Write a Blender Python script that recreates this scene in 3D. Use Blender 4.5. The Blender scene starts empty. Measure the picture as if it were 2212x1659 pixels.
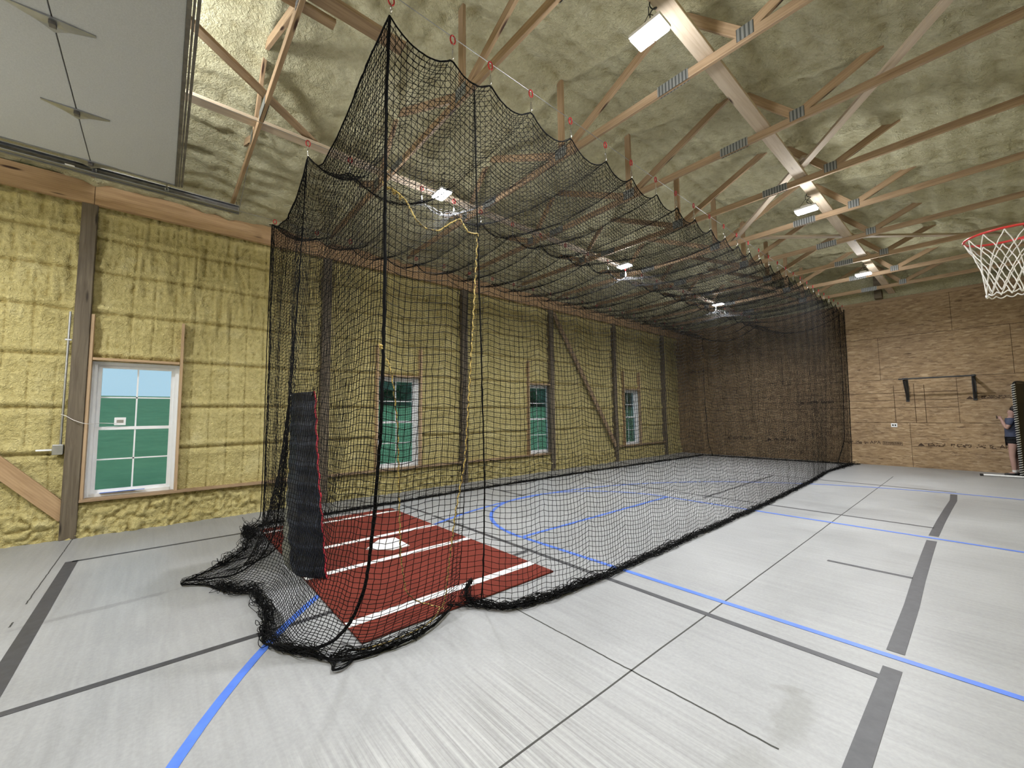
import bpy, bmesh, math, random
import numpy as np
from mathutils import Vector, Matrix
random.seed(7); rng = np.random.default_rng(11)
C = bpy.context.scene.collection
sc = bpy.context.scene

# ------------------------------------------------------------------ helpers
def link(o): C.objects.link(o); return o
def tag(o, label=None, cat=None, group=None, kind=None):
    if label: o['label'] = label
    if cat: o['category'] = cat
    if group: o['group'] = group
    if kind: o['kind'] = kind
    return o
def thing(name, label, cat, loc=(0, 0, 0), group=None, kind=None):
    o = link(bpy.data.objects.new(name, None)); o.location = loc; o.empty_display_size = .1
    return tag(o, label, cat, group, kind)
def mesh(name, V, Fc, mat, smooth=False):
    me = bpy.data.meshes.new(name); me.from_pydata([tuple(v) for v in V], [], [tuple(f) for f in Fc])
    if mat: me.materials.append(mat)
    if smooth: me.polygons.foreach_set('use_smooth', [True] * len(me.polygons))
    me.update(); return me
def npmesh(name, V, Q, mat, smooth=True):
    me = bpy.data.meshes.new(name); V = np.ascontiguousarray(V, np.float32); Q = np.ascontiguousarray(Q, np.int32)
    k = Q.shape[1]
    me.vertices.add(len(V)); me.vertices.foreach_set('co', V.ravel())
    me.loops.add(Q.size); me.loops.foreach_set('vertex_index', Q.ravel())
    me.polygons.add(len(Q)); me.polygons.foreach_set('loop_start', np.arange(0, Q.size, k, dtype=np.int32))
    me.polygons.foreach_set('use_smooth', np.full(len(Q), smooth))
    me.materials.append(mat); me.update(calc_edges=True); return me
def rootloc(p):
    v = Vector((0, 0, 0))
    while p is not None: v += p.location; p = p.parent
    return v
def put(name, me, parent=None, M=None):
    """link a mesh given in world coordinates, or with world matrix M, under parent (unrotated parents)"""
    o = link(bpy.data.objects.new(name, me)); M = M or Matrix.Identity(4)
    if parent is not None:
        o.parent = parent; M = Matrix.Translation(-rootloc(parent)) @ M
    o.matrix_basis = M; return o
BOXF = [(0, 3, 2, 1), (4, 5, 6, 7), (0, 1, 5, 4), (1, 2, 6, 5), (2, 3, 7, 6), (3, 0, 4, 7)]
def boxv(x0, x1, y0, y1, z0, z1):
    return [(x0, y0, z0), (x1, y0, z0), (x1, y1, z0), (x0, y1, z0), (x0, y0, z1), (x1, y0, z1), (x1, y1, z1), (x0, y1, z1)]
def boxes(name, L, mat, parent=None, bev=0):
    c = np.mean([[(b[0] + b[1]) / 2, (b[2] + b[3]) / 2, (b[4] + b[5]) / 2] for b in L], axis=0)
    V = []; Fc = []
    for b in L:
        n = len(V); V += [(v[0] - c[0], v[1] - c[1], v[2] - c[2]) for v in boxv(*b)]; Fc += [tuple(i + n for i in f) for f in BOXF]
    me = mesh(name, V, Fc, mat)
    if bev:
        bm = bmesh.new(); bm.from_mesh(me)
        bmesh.ops.bevel(bm, geom=bm.edges[:] + bm.verts[:], offset=bev, segments=2, affect='EDGES', profile=.5)
        bm.to_mesh(me); bm.free()
    return put(name, me, parent, Matrix.Translation(c))
def lumber(name, p0, p1, w, t, mat, parent=None, up=(0, 0, 1), bev=.003):
    """board from p0 to p1 (centre line); local X along, Z = w direction (towards up), Y = thickness"""
    p0 = Vector(p0); p1 = Vector(p1); d = p1 - p0; L = d.length; x = d.normalized(); u = Vector(up)
    if abs(x.dot(u.normalized())) > .98: u = Vector((0, 1, 0)) if abs(x.y) < .9 else Vector((1, 0, 0))
    y = u.cross(x).normalized(); z = x.cross(y)
    me = mesh(name, boxv(-L / 2, L / 2, -t / 2, t / 2, -w / 2, w / 2), BOXF, mat)
    if bev:
        bm = bmesh.new(); bm.from_mesh(me); bmesh.ops.bevel(bm, geom=bm.edges[:], offset=bev, segments=1, affect='EDGES'); bm.to_mesh(me); bm.free()
    c = (p0 + p1) / 2
    M = Matrix(((x.x, y.x, z.x, c.x), (x.y, y.y, z.y, c.y), (x.z, y.z, z.z, c.z), (0, 0, 0, 1)))
    return put(name, me, parent, M)
def tubes(lines, r, sides=3):
    """lines: array (L,K,3) -> verts, quads ; vectorised prisms along polylines. r scalar or (L,K)"""
    P = np.asarray(lines, float); L, K, _ = P.shape
    T = np.gradient(P, axis=1); T /= (np.linalg.norm(T, axis=2, keepdims=True) + 1e-9)
    ref = np.zeros_like(T); ref[..., 2] = 1.; bad = np.abs(T[..., 2]) > .8; ref[bad] = (1., .3, 0.)
    # keep one reference per line to avoid twists
    mz = np.abs(T[..., 2]).mean(1) > .6; ref[mz] = (1., .35, 0.); ref[~mz] = (0.05, .02, 1.)
    A = np.cross(T, ref); A /= (np.linalg.norm(A, axis=2, keepdims=True) + 1e-9); B = np.cross(T, A)
    r = np.broadcast_to(np.asarray(r, float), (L, K)) if np.ndim(r) else np.full((L, K), r)
    V = np.stack([P + (math.cos(a) * A + math.sin(a) * B) * r[..., None] for a in np.arange(sides) * 2 * math.pi / sides], axis=2)
    idx = np.arange(L * K * sides).reshape(L, K, sides); j = np.roll(idx, -1, axis=2)
    Q = np.stack([idx[:, :-1], j[:, :-1], j[:, 1:], idx[:, 1:]], axis=-1).reshape(-1, 4)
    return V.reshape(-1, 3), Q
def tubeset(name, groups, mat, parent=None, sides=3):
    """groups: list of (lines array(L,K,3), r)"""
    VV = []; QQ = []; n = 0
    for P, r in groups:
        v, q = tubes(P, r, sides); VV.append(v); QQ.append(q + n); n += len(v)
    return put(name, npmesh(name, np.concatenate(VV), np.concatenate(QQ), mat), parent)
def resample(pts, n):
    p = np.asarray(pts, float); d = np.r_[0, np.cumsum(np.linalg.norm(np.diff(p, axis=0), axis=1))]
    t = np.linspace(0, d[-1], n); return np.stack([np.interp(t, d, p[:, k]) for k in range(3)], 1)
def smoothpath(pts, n):
    p = resample(pts, n)
    for _ in range(max(2, n // 20)):
        p[1:-1] = p[1:-1] * .5 + (p[:-2] + p[2:]) * .25
    return p
def rope(name, pts, r, mat, parent=None, n=60, jit=0., sides=6, smooth=True):
    p = smoothpath(pts, n) if smooth else resample(pts, n)
    if jit: p[1:-1] += rng.normal(0, jit, p[1:-1].shape)
    return tubeset(name, [(p[None], r)], mat, parent, sides)
def lathe(name, prof, mat, parent=None, loc=(0, 0, 0), seg=20):
    V = []; Fc = []
    for r, z in prof:
        for k in range(seg):
            a = 2 * math.pi * k / seg; V.append((r * math.cos(a), r * math.sin(a), z))
    for i in range(len(prof) - 1):
        for k in range(seg):
            k2 = (k + 1) % seg; Fc.append((i * seg + k, i * seg + k2, (i + 1) * seg + k2, (i + 1) * seg + k))
    Fc.append(tuple(range(seg))[::-1]); Fc.append(tuple((len(prof) - 1) * seg + k for k in range(seg)))
    return put(name, mesh(name, V, Fc, mat, True), parent, Matrix.Translation(loc))
def vnoise(X, Y, seed=0):
    X = np.asarray(X, float); Y = np.asarray(Y, float)
    g = np.random.default_rng(seed).random((257, 257)); xi = np.floor(X).astype(int); yi = np.floor(Y).astype(int)
    fx = X - xi; fy = Y - yi; fx = fx * fx * (3 - 2 * fx); fy = fy * fy * (3 - 2 * fy)
    a = g[xi % 256, yi % 256]; b = g[(xi + 1) % 256, yi % 256]; c = g[xi % 256, (yi + 1) % 256]; d = g[(xi + 1) % 256, (yi + 1) % 256]
    return (a * (1 - fx) + b * fx) * (1 - fy) + (c * (1 - fx) + d * fx) * fy
def fbm(X, Y, s, o=4, seed=0):
    r = 0; a = 1; t = 0
    for k in range(o): r = r + a * (vnoise(X * s + 7.3 * k, Y * s + 3.1 * k, seed + k) - .5); t += a; a *= .5; s *= 2.07
    return r / t * 2
def dup(root, loc, label=None, group=None):
    r = root.copy(); C.objects.link(r); r.location = loc
    if label: r['label'] = label
    if group: r['group'] = group
    for ch in list(root.children):
        c = ch.copy(); C.objects.link(c); c.parent = r
        for g in list(ch.children):
            d = g.copy(); C.objects.link(d); d.parent = c
    return r

# ------------------------------------------------------------------ materials
class NT:
    def __init__(s, name, rough=.6, metal=0., spec=.5):
        s.m = bpy.data.materials.new(name); s.m.use_nodes = True; s.n = s.m.node_tree.nodes; s.l = s.m.node_tree.links
        s.b = s.n['Principled BSDF']; s.b.inputs['Roughness'].default_value = rough; s.b.inputs['Metallic'].default_value = metal
        s.b.inputs['Specular IOR Level'].default_value = spec; s.tc = s.n.new('ShaderNodeTexCoord')
    def col(s, c): s.b.inputs['Base Color'].default_value = (*c, 1); return s
    def map(s, scale=(1, 1, 1), rot=(0, 0, 0), src='Object'):
        m = s.n.new('ShaderNodeMapping'); m.inputs['Scale'].default_value = scale; m.inputs['Rotation'].default_value = rot
        s.l.new(s.tc.outputs[src], m.inputs[0]); return m.outputs[0]
    def noise(s, vec, scale=5, detail=4, rough=.6, dist=0.):
        n = s.n.new('ShaderNodeTexNoise'); n.inputs['Scale'].default_value = scale; n.inputs['Detail'].default_value = detail
        n.inputs['Roughness'].default_value = rough; n.inputs['Distortion'].default_value = dist; s.l.new(vec, n.inputs['Vector']); return n.outputs['Fac']
    def ramp(s, fac, stops):
        r = s.n.new('ShaderNodeValToRGB'); e = r.color_ramp.elements
        while len(e) > 1: e.remove(e[-1])
        e[0].position = stops[0][0]; e[0].color = (*stops[0][1], 1)
        for p, c in stops[1:]:
            k = e.new(p); k.color = (*c, 1)
        s.l.new(fac, r.inputs[0]); return r.outputs[0]
    def mix(s, fac, a, b, mode='MIX'):
        m = s.n.new('ShaderNodeMix'); m.data_type = 'RGBA'; m.blend_type = mode
        for i, v in ((0, fac), (6, a), (7, b)):
            if hasattr(v, 'links'): s.l.new(v, m.inputs[i])
            else: m.inputs[i].default_value = v if i == 0 else (*v, 1)
        return m.outputs[2]
    def math(s, op, a, b=0.):
        m = s.n.new('ShaderNodeMath'); m.operation = op
        for i, v in ((0, a), (1, b)):
            if hasattr(v, 'links'): s.l.new(v, m.inputs[i])
            else: m.inputs[i].default_value = v
        return m.outputs[0]
    def base(s, c): s.l.new(c, s.b.inputs['Base Color']); return s
    def bump(s, h, strength=.5, dist=.01):
        b = s.n.new('ShaderNodeBump'); b.inputs['Strength'].default_value = strength; b.inputs['Distance'].default_value = dist
        s.l.new(h, b.inputs['Height']); s.l.new(b.outputs[0], s.b.inputs['Normal']); return s
def solid(name, c, rough=.5, metal=0., var=.12, scale=8, spec=.5):
    t = NT(name, rough, metal, spec); f = t.noise(t.map(), scale, 3)
    t.base(t.ramp(f, [(.3, tuple(x * (1 - var) for x in c)), (.7, tuple(min(1, x * (1 + var)) for x in c))])); return t.m
def wood(name, dark, light, knot=(.06, .03, .02), grain=22., s=1.):
    t = NT(name, .65, 0, .3); v = t.map((1.2 * s, grain * s, grain * s)); f = t.noise(v, 1.3, 5, .6, .6)
    w = t.n.new('ShaderNodeTexWave'); w.wave_type = 'BANDS'; w.bands_direction = 'Z'; w.inputs['Scale'].default_value = 1.1; w.inputs['Distortion'].default_value = 7
    w.inputs['Detail'].default_value = 3; w.inputs['Detail Scale'].default_value = .6; t.l.new(t.map((.5, 11, 11)), w.inputs['Vector'])
    c = t.ramp(f, [(.32, dark), (.62, light)]); c = t.mix(.22, c, t.ramp(w.outputs['Fac'], [(.2, dark), (.8, light)]))
    vo = t.n.new('ShaderNodeTexVoronoi'); vo.inputs['Scale'].default_value = 1.; t.l.new(t.map((1.1, 7, 7)), vo.inputs['Vector'])
    k = t.ramp(vo.outputs['Distance'], [(.07, (1, 1, 1)), (.13, (0, 0, 0))]); c = t.mix(k, c, knot); t.base(c); t.bump(f, .25, .003)
    # each board a shade of its own
    oi = t.n.new('ShaderNodeObjectInfo'); r = t.ramp(oi.outputs['Random'], [(0, (.86, .86, .86)), (1, (1.08, 1.07, 1.05))])
    t.base(t.mix(1., c, r, 'MULTIPLY')); return t.m
M = {}
M['pine'] = wood('pine_lumber', (.26, .17, .098), (.43, .305, .19))
M['pine_pale'] = wood('pale_pine', (.47, .37, .27), (.62, .52, .41))
M['beam'] = wood('beam_pine', (.36, .225, .12), (.53, .36, .205), grain=14)
M['treated'] = wood('treated_post', (.10, .078, .054), (.19, .155, .11), (.04, .03, .02), grain=18)
M['jamb'] = wood('jamb_pine', (.38, .255, .15), (.53, .38, .235))
def foam_mat(name, a, b, c2):
    t = NT(name, .75, 0, .25); v = t.map(); f = t.noise(v, 3., 5, .6); g = t.noise(v, 48., 4, .65, .8); k = t.noise(v, 23., 4, .62, .6)
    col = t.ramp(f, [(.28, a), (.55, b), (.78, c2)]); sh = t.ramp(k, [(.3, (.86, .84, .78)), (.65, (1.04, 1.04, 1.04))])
    gm = t.n.new('ShaderNodeNewGeometry'); pt_ = t.ramp(gm.outputs['Pointiness'], [(.45, (.70, .65, .54)), (.492, (.97, .97, .96)), (.54, (1.08, 1.08, 1.08))])  # crevice shade painted into the foam colour, raised parts lightened
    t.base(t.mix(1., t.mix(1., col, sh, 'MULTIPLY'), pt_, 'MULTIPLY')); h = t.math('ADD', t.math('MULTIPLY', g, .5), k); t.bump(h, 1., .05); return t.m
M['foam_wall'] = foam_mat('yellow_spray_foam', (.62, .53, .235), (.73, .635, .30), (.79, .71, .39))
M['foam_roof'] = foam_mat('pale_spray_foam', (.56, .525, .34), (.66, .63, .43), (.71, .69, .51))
# concrete
t = NT('sealed_concrete', .42, 0, .4); v = t.map()
f1 = t.noise(v, .55, 6, .62, .3); f2 = t.noise(t.map((.35, 6., 1), (0, 0, .06)), 3.2, 5, .65, .3); f3 = t.noise(v, 45., 3, .6); f4 = t.noise(t.map((1.1, 9, 1), (0, 0, -.12)), 1.1, 3, .6)
c = t.ramp(f1, [(.28, (.205, .21, .215)), (.5, (.29, .295, .30)), (.72, (.38, .385, .39))])
c = t.mix(.24, c, t.ramp(f2, [(.3, (.18, .18, .18)), (.5, (.31, .315, .32)), (.72, (.46, .465, .47))]))
# broom streak zone near the camera, right of x=-2
sx = t.n.new('ShaderNodeSeparateXYZ'); t.l.new(t.tc.outputs['Object'], sx.inputs[0])
f6 = t.noise(t.map((.25, 30, 1), (0, 0, .10)), 1.6, 4, .7)
zone = t.math('MULTIPLY', t.ramp(sx.outputs['X'], [(0, (0, 0, 0)), (1, (1, 1, 1))]), 1.)
zx = t.n.new('ShaderNodeMapRange'); zx.inputs[1].default_value = -2.1; zx.inputs[2].default_value = -1.6; t.l.new(t.math('ADD', sx.outputs['X'], t.math('MULTIPLY', f1, .35)), zx.inputs[0])
zy = t.n.new('ShaderNodeMapRange'); zy.inputs[1].default_value = 2.6; zy.inputs[2].default_value = 1.7; t.l.new(t.math('ADD', sx.outputs['Y'], t.math('MULTIPLY', f4, .5)), zy.inputs[0])
zz = t.math('MULTIPLY', zx.outputs[0], zy.outputs[0]); zz = t.math('MULTIPLY', zz, .75)
c = t.mix(zz, c, t.ramp(f6, [(.36, (.19, .19, .185)), (.5, (.34, .34, .335)), (.64, (.50, .50, .495))]))
# grease smear and damp stain
def spot(cx, cy, ax, ay, rot, amt, c, colr):
    m = t.n.new('ShaderNodeMapping'); m.vector_type = 'TEXTURE'; m.inputs['Location'].default_value = (cx, cy, 0); m.inputs['Rotation'].default_value = (0, 0, rot); m.inputs['Scale'].default_value = (ax, ay, 1)
    t.l.new(t.tc.outputs['Object'], m.inputs[0]); ln = t.n.new('ShaderNodeVectorMath'); ln.operation = 'LENGTH'; t.l.new(m.outputs[0], ln.inputs[0])
    d = t.math('ADD', ln.outputs['Value'], t.math('MULTIPLY', t.math('SUBTRACT', f5, .5), 1.6)); r = t.n.new('ShaderNodeMapRange'); r.inputs[1].default_value = 1.05; r.inputs[2].default_value = .55; r.inputs[4].default_value = amt
    t.l.new(d, r.inputs[0]); return t.mix(r.outputs[0], c, colr)
f5 = t.noise(v, 9., 4, .6)
c = spot(-.74, 2.52, .10, .30, .05, .45, c, (.12, .12, .10)); c = spot(-.78, 2.05, .10, .16, .1, .3, c, (.15, .15, .13)); c = spot(-.80, 2.76, .12, .035, .5, .4, c, (.14, .14, .12))
c = spot(-4.87, -.3, .05, .62, .10, .45, c, (.12, .12, .12)); c = spot(-4.2, .3, .35, .6, .2, .25, c, (.2, .2, .2)); c = spot(-5.9, -1.6, .5, .5, .2, .3, c, (.16, .14, .12))
c = t.mix(.25, c, t.ramp(f3, [(.3, (.22, .22, .22)), (.7, (.38, .38, .385))]))
t.base(c); t.bump(f3, .15, .002); t.l.new(t.ramp(f1, [(.3, (.34, .34, .34)), (.7, (.52, .52, .52))]), t.b.inputs['Roughness']); M['concrete'] = t.m
M['joint'] = solid('joint_dark', (.05, .05, .045), .9)  # dark colour of the floor's control joints
M['tape_black'] = solid('black_tape', (.05, .05, .056), .5, var=.2, scale=14)
M['tape_blue'] = solid('blue_tape', (.075, .17, .60), .45, var=.12)
M['net'] = solid('black_twine', (.0045, .0045, .005), .8, var=.3, spec=.12)
M['rope_black'] = solid('black_rope', (.005, .005, .0055), .85, var=.3, spec=.1)
t = NT('yellow_rope', .6); f = t.noise(t.map(), 60, 2); t.base(t.ramp(f, [(.40, (.03, .025, .015)), (.50, (.45, .31, .07)), (.7, (.70, .55, .20))])); M['rope_yellow'] = t.m
M['steel'] = solid('galvanised_steel', (.42, .43, .45), .35, .9); M['chrome'] = solid('bright_snap', (.80, .80, .82), .2, 1.)
M['red'] = solid('red_enamel', (.45, .03, .03), .35, .3); M['rimred'] = solid('rim_red', (.55, .035, .03), .35)
M['white_cord'] = solid('white_cord', (.75, .73, .70), .8, var=.08); M['white'] = solid('white_vinyl', (.82, .83, .85), .4, var=.03)
M['black_metal'] = solid('black_powder_coat', (.02, .02, .022), .45); M['black'] = solid('black_plastic', (.015, .015, .016), .5)
t = NT('black_vinyl', .4, 0, .25); f = t.noise(t.map((1, 1, 3)), 4, 3, .6, .8); t.base(t.ramp(f, [(.3, (.006, .007, .010)), (.7, (.018, .022, .036))])); t.bump(f, .6, .02); w = t.n.new('ShaderNodeTexWave'); w.bands_direction = 'Z'; w.inputs['Scale'].default_value = 1.6; w.inputs['Distortion'].default_value = 1.4; w.inputs['Detail'].default_value = 2; t.l.new(t.map(), w.inputs[0]); t.base(t.mix(t.ramp(w.outputs['Fac'], [(.90, (0, 0, 0)), (.99, (.8, .8, .8))]), t.ramp(f, [(.3, (.006, .007, .012)), (.7, (.022, .027, .045))]), (.035, .042, .065))); M['vinyl'] = t.m  # wave bands paint thin crease highlights into the vinyl colour
M['vinyl_back'] = solid('grey_vinyl_back', (.20, .20, .17), .7); M['red_trim'] = solid('red_binding', (.42, .02, .04), .5)
t = NT('clay_turf', .9, 0, .15); f = t.noise(t.map(), 160, 2); f2 = t.noise(t.map(), 3, 4); t.base(t.mix(.35, t.ramp(f, [(.3, (.10, .018, .012)), (.7, (.20, .038, .025))]), t.ramp(f2, [(.3, (.11, .022, .014)), (.7, (.18, .034, .022))]))); t.bump(f, .4, .004); M['turf'] = t.m
M['turf_white'] = solid('white_turf_line', (.80, .79, .78), .8, var=.06, scale=60)
t = NT('door_panel', .75, 0, .2); f = t.noise(t.map(), 90, 2); t.base(t.ramp(f, [(.3, (.46, .475, .49)), (.7, (.53, .545, .56))])); t.bump(f, .25, .003); M['door'] = t.m
M['door_edge'] = solid('door_edge', (.16, .15, .14), .5, .4, var=.3, scale=12)
# gusset plate: punched teeth rows
t = NT('gusset_plate', .45, .7); w = t.n.new('ShaderNodeTexWave'); w.bands_direction = 'X'; w.inputs['Scale'].default_value = 9; t.l.new(t.map(), w.inputs[0])
t.base(t.ramp(w.outputs['Fac'], [(.25, (.14, .15, .15)), (.55, (.36, .37, .37))])); t.bump(w.outputs['Fac'], .5, .004); M['plate'] = t.m
# osb: layers of stretched flakes at three angles
t = NT('strand_board', .6, 0, .3)
def flakes(rot, sx_, sz_, seed):
    v = t.n.new('ShaderNodeTexVoronoi'); v.inputs['Scale'].default_value = 1.; m = t.map((sx_, 1, sz_), (0, rot, 0)); m2 = t.n.new('ShaderNodeVectorMath'); m2.operation = 'ADD'
    m2.inputs[1].default_value = (seed, 0, seed * 2); t.l.new(m, m2.inputs[0]); nz = t.n.new('ShaderNodeTexNoise'); nz.inputs['Scale'].default_value = .8; t.l.new(m, nz.inputs[0])
    mm = t.n.new('ShaderNodeVectorMath'); mm.operation = 'ADD'; t.l.new(m2.outputs[0], mm.inputs[0]); t.l.new(nz.outputs['Color'], mm.inputs[1]); t.l.new(mm.outputs[0], v.inputs['Vector'])
    s = t.n.new('ShaderNodeSeparateColor'); t.l.new(v.outputs['Color'], s.inputs[0]); return s.outputs[0]
st = [(.03, (.13, .08, .045)), (.12, (.24, .16, .09)), (.5, (.335, .235, .135)), (.88, (.42, .305, .185)), (1, (.56, .44, .29))]
a = t.ramp(flakes(.7, 10, 30, 1), st); b = t.ramp(flakes(-.65, 9, 28, 5), st); d = t.ramp(flakes(.1, 7, 30, 9), st)
c = t.mix(.4, t.mix(.5, a, b), d); f = t.noise(t.map(), .7, 4); t.base(t.mix(1., c, t.ramp(f, [(.3, (.85, .82, .8)), (.7, (1.1, 1.08, 1.05))]), 'MULTIPLY')); M['osb'] = t.m
M['seam'] = solid('panel_gap', (.07, .04, .02), .9); M['stamp'] = solid('stamp_ink', (.06, .035, .02), .8, var=.3, scale=30)
M['plain'] = solid('plain_sheathing', (.42, .33, .2), .8)
def emis(name, col, s):
    t = NT(name); t.b.inputs['Emission Color'].default_value = (*col, 1); t.b.inputs['Emission Strength'].default_value = s
    f = t.noise(t.map(), 6, 1); t.base(t.ramp(f, [(0, (.9, .9, .9)), (1, (1, 1, 1))]))
    try: t.m.cycles.emission_sampling = 'NONE'
    except Exception: pass
    return t.m
M['lens'] = emis('led_lens', (1, .98, .95), 45.)
t = NT('window_glass', .05); g = t.n.new('ShaderNodeBsdfTransparent'); g.inputs[0].default_value = (.80, .93, .97, 1); gl = t.n.new('ShaderNodeBsdfGlossy'); gl.inputs['Roughness'].default_value = .03; gl.inputs[0].default_value = (.9, .95, 1, 1)
mx = t.n.new('ShaderNodeMixShader'); f = t.noise(t.map(), 40, 2); lw = t.n.new('ShaderNodeLayerWeight'); lw.inputs[0].default_value = .25; t.l.new(t.math('MULTIPLY', lw.outputs['Fresnel'], t.math('ADD', f, .1)), mx.inputs[0]); t.l.new(g.outputs[0], mx.inputs[1]); t.l.new(gl.outputs[0], mx.inputs[2]); t.l.new(mx.outputs[0], t.n['Material Output'].inputs[0]); M['glass'] = t.m
t = NT('lawn', .9, 0, .1); f = t.noise(t.map(), 1.2, 6, .7); f2 = t.noise(t.map((1, .2, 1)), .15, 3); t.base(t.mix(.4, t.ramp(f, [(.3, (.11, .24, .12)), (.7, (.22, .40, .20))]), t.ramp(f2, [(.3, (.13, .27, .13)), (.7, (.20, .36, .18))]))); M['lawn'] = t.m
t = NT('tree_leaves', .8, 0, .2); f = t.noise(t.map(), 2.5, 6, .75); t.base(t.ramp(f, [(.35, (.07, .12, .09)), (.65, (.14, .23, .16))])); t.bump(f, 1., .3); M['leaves'] = t.m
M['bark'] = solid('bark', (.06, .045, .03), .9)
M['skin'] = solid('skin', (.40, .245, .20), .6, var=.06); M['shirt'] = solid('grey_blue_shirt', (.055, .065, .11), .85); M['shorts'] = solid('black_shorts', (.008, .008, .01), .85)
M['hair'] = solid('dark_hair', (.015, .010, .009), .6); M['sock'] = solid('white_sock', (.6, .58, .56), .85)

# ------------------------------------------------------------------ geometry constants
XW, YF, XR, YB, HT = -7.98, 15.72, 1.3, -4.2, 4.5
RIDGE = -3.33
def roof_z(x): return 5.90 - .243 * np.abs(np.asarray(x, float) - RIDGE)
TY = [2.24 + 1.525 * k for k in range(-4, 9)]
POSTY = [-.84, 2.28, 5.36, 8.31, 11.32, 14.45]

# ------------------------------------------------------------------ floor
nx, ny = 2, 2
fl = put('floor', mesh('floor', [(XW - .1, YB, 0), (XR + .05, YB, 0), (XR + .05, YF + .1, 0), (XW - .1, YF + .1, 0)], [(0, 1, 2, 3)], M['concrete']), None); tag(fl, kind='structure')
def strip(name, pts, w, mat, z=.002, parent=None, wob=0.):
    p = np.array([(a, b) for a, b in pts], float); d = np.gradient(p, axis=0) if len(p) > 2 else np.repeat((p[1] - p[0])[None], 2, 0)
    d /= np.linalg.norm(d, axis=1, keepdims=True); nrm = np.stack([-d[:, 1], d[:, 0]], 1)
    if wob: p = p + rng.normal(0, wob, p.shape)
    V = [];
    for q, n_ in zip(p, nrm): V += [(q[0] + n_[0] * w / 2, q[1] + n_[1] * w / 2, z), (q[0] - n_[0] * w / 2, q[1] - n_[1] * w / 2, z)]
    V2 = [(v[0], v[1], z - .0012) for v in V]; k = len(V); Fc = [(2 * i, 2 * i + 1, 2 * i + 3, 2 * i + 2) for i in range(len(p) - 1)]
    Fc += [(2 * i + 1, 2 * i + 1 + k, 2 * i + 3 + k, 2 * i + 3) for i in range(len(p) - 1)] + [(2 * i + k, 2 * i, 2 * i + 2, 2 * i + 2 + k) for i in range(len(p) - 1)]
    return put(name, mesh(name, V + V2, Fc, mat), parent)
def line(a, b, n=2): return [(a[0] + (b[0] - a[0]) * i / (n - 1), a[1] + (b[1] - a[1]) * i / (n - 1)) for i in range(n)]
def jline(a, b, w=.009):
    strip('control_joint', line(a, b, 60), w, M['joint'], .0014, fl, .0012)
jline((-1.5, YB), (-1.5, 13.2), .010); jline((XW, -.79), (-5.4, -.79)); jline((-5.0, -.79), (-4.9, -.79)); jline((-2.6, 2.233), (-.72, 2.233), .010); jline((-4.75, YB), (-4.75, -1.2))
def tape(label, pts, w, blue=False, z=.0022):
    o = strip('floor_tape', pts, w, M['tape_blue' if blue else 'tape_black'], z); return tag(o, label, 'tape')
# black rectangle court (20 ft wide)
tape('wide black tape sideline running along the open floor right of the cage, near stretch', [(-.46, YB + 1), (-.46, 1.5), (-.462, 2.38), (-.46, 3.42)], .088)
tape('wide black tape sideline right of the cage, between the two blue lane lines', [(-.472, 3.66), (-.475, 4.6), (-.49, 5.36), (-.50, 6.3), (-.505, 7.05)], .088)
tape('wide wavy black tape sideline right of the cage, short stretch at the far blue line', [(-.505, 7.32), (-.49, 8.4), (-.47, 9.3), (-.44, 10.4), (-.46, 11.15)], .088)
tape('thin black tape sideline on the left between the cage and the foam wall', line((-6.64, -.66), (-6.64, 3.2)), .05)
tape('black tape end line at the left edge, squared off at its far corner', line((-6.66, -.663), (-2.2, -.663)), .10)
tape('black tape centre line coming from the left edge under the net and red mat', line((-3.51, -.60), (-3.51, 3.24)), .055)
tape('black tape cross line passing from the red mat under the net to the wide sideline', line((-5.70, 3.29), (-.50, 3.27)), .055, z=.0024)
tape('short black tape piece at the far corner of the red mat', line((-6.75, 3.27), (-5.80, 3.30)), .05, z=.0024)
tape('black tape cross line beyond the blue circle, ending at the wavy sideline', line((-6.3, 7.80), (-.53, 7.83)), .05)
tape('farthest thin black tape cross line in front of the wood wall', line((-7.0, 11.45), (-.44, 11.47)), .05)
tape('thin black tape centre line inside the far half of the cage', line((-3.46, 7.6), (-3.48, 11.44)), .05)
tape('short black tape mark at mid court touching the wide sideline', line((-1.17, 5.36), (-.53, 5.37)), .05)
tape('short black tape mark beside the left cage net near the windows', line((-6.60, 5.365), (-5.87, 5.365)), .05)
# blue basketball lane and arc
tape('near blue lane line running right from the circle to the frame edge', line((-3.93, 3.555), (1.2, 3.60)), .055, True, .0027)
tape('far blue lane line running from the circle under the net to the right', line((-3.96, 7.20), (1.2, 7.20)), .055, True, .0027)
tape('blue free throw line crossing inside the net', line((-3.95, 3.58), (-3.95, 7.18)), .055, True, .0029)
tape('blue half circle bulging towards the red mat inside the net', [(-3.95 - 1.83 * math.sin(math.pi * k / 48), 5.38 - 1.83 * math.cos(math.pi * k / 48)) for k in range(49)], .055, True, .0027)
arc = []
for k in range(90):
    a = math.radians(94 + 172 * k / 89); arc.append((.2 + 5.93 * math.cos(a), 5.40 + 5.93 * math.sin(a)))
tape('large blue three point arc swinging from the lower left under mat and net', [(1.2, arc[0][1])] + arc, .055, True, .0031)

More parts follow.
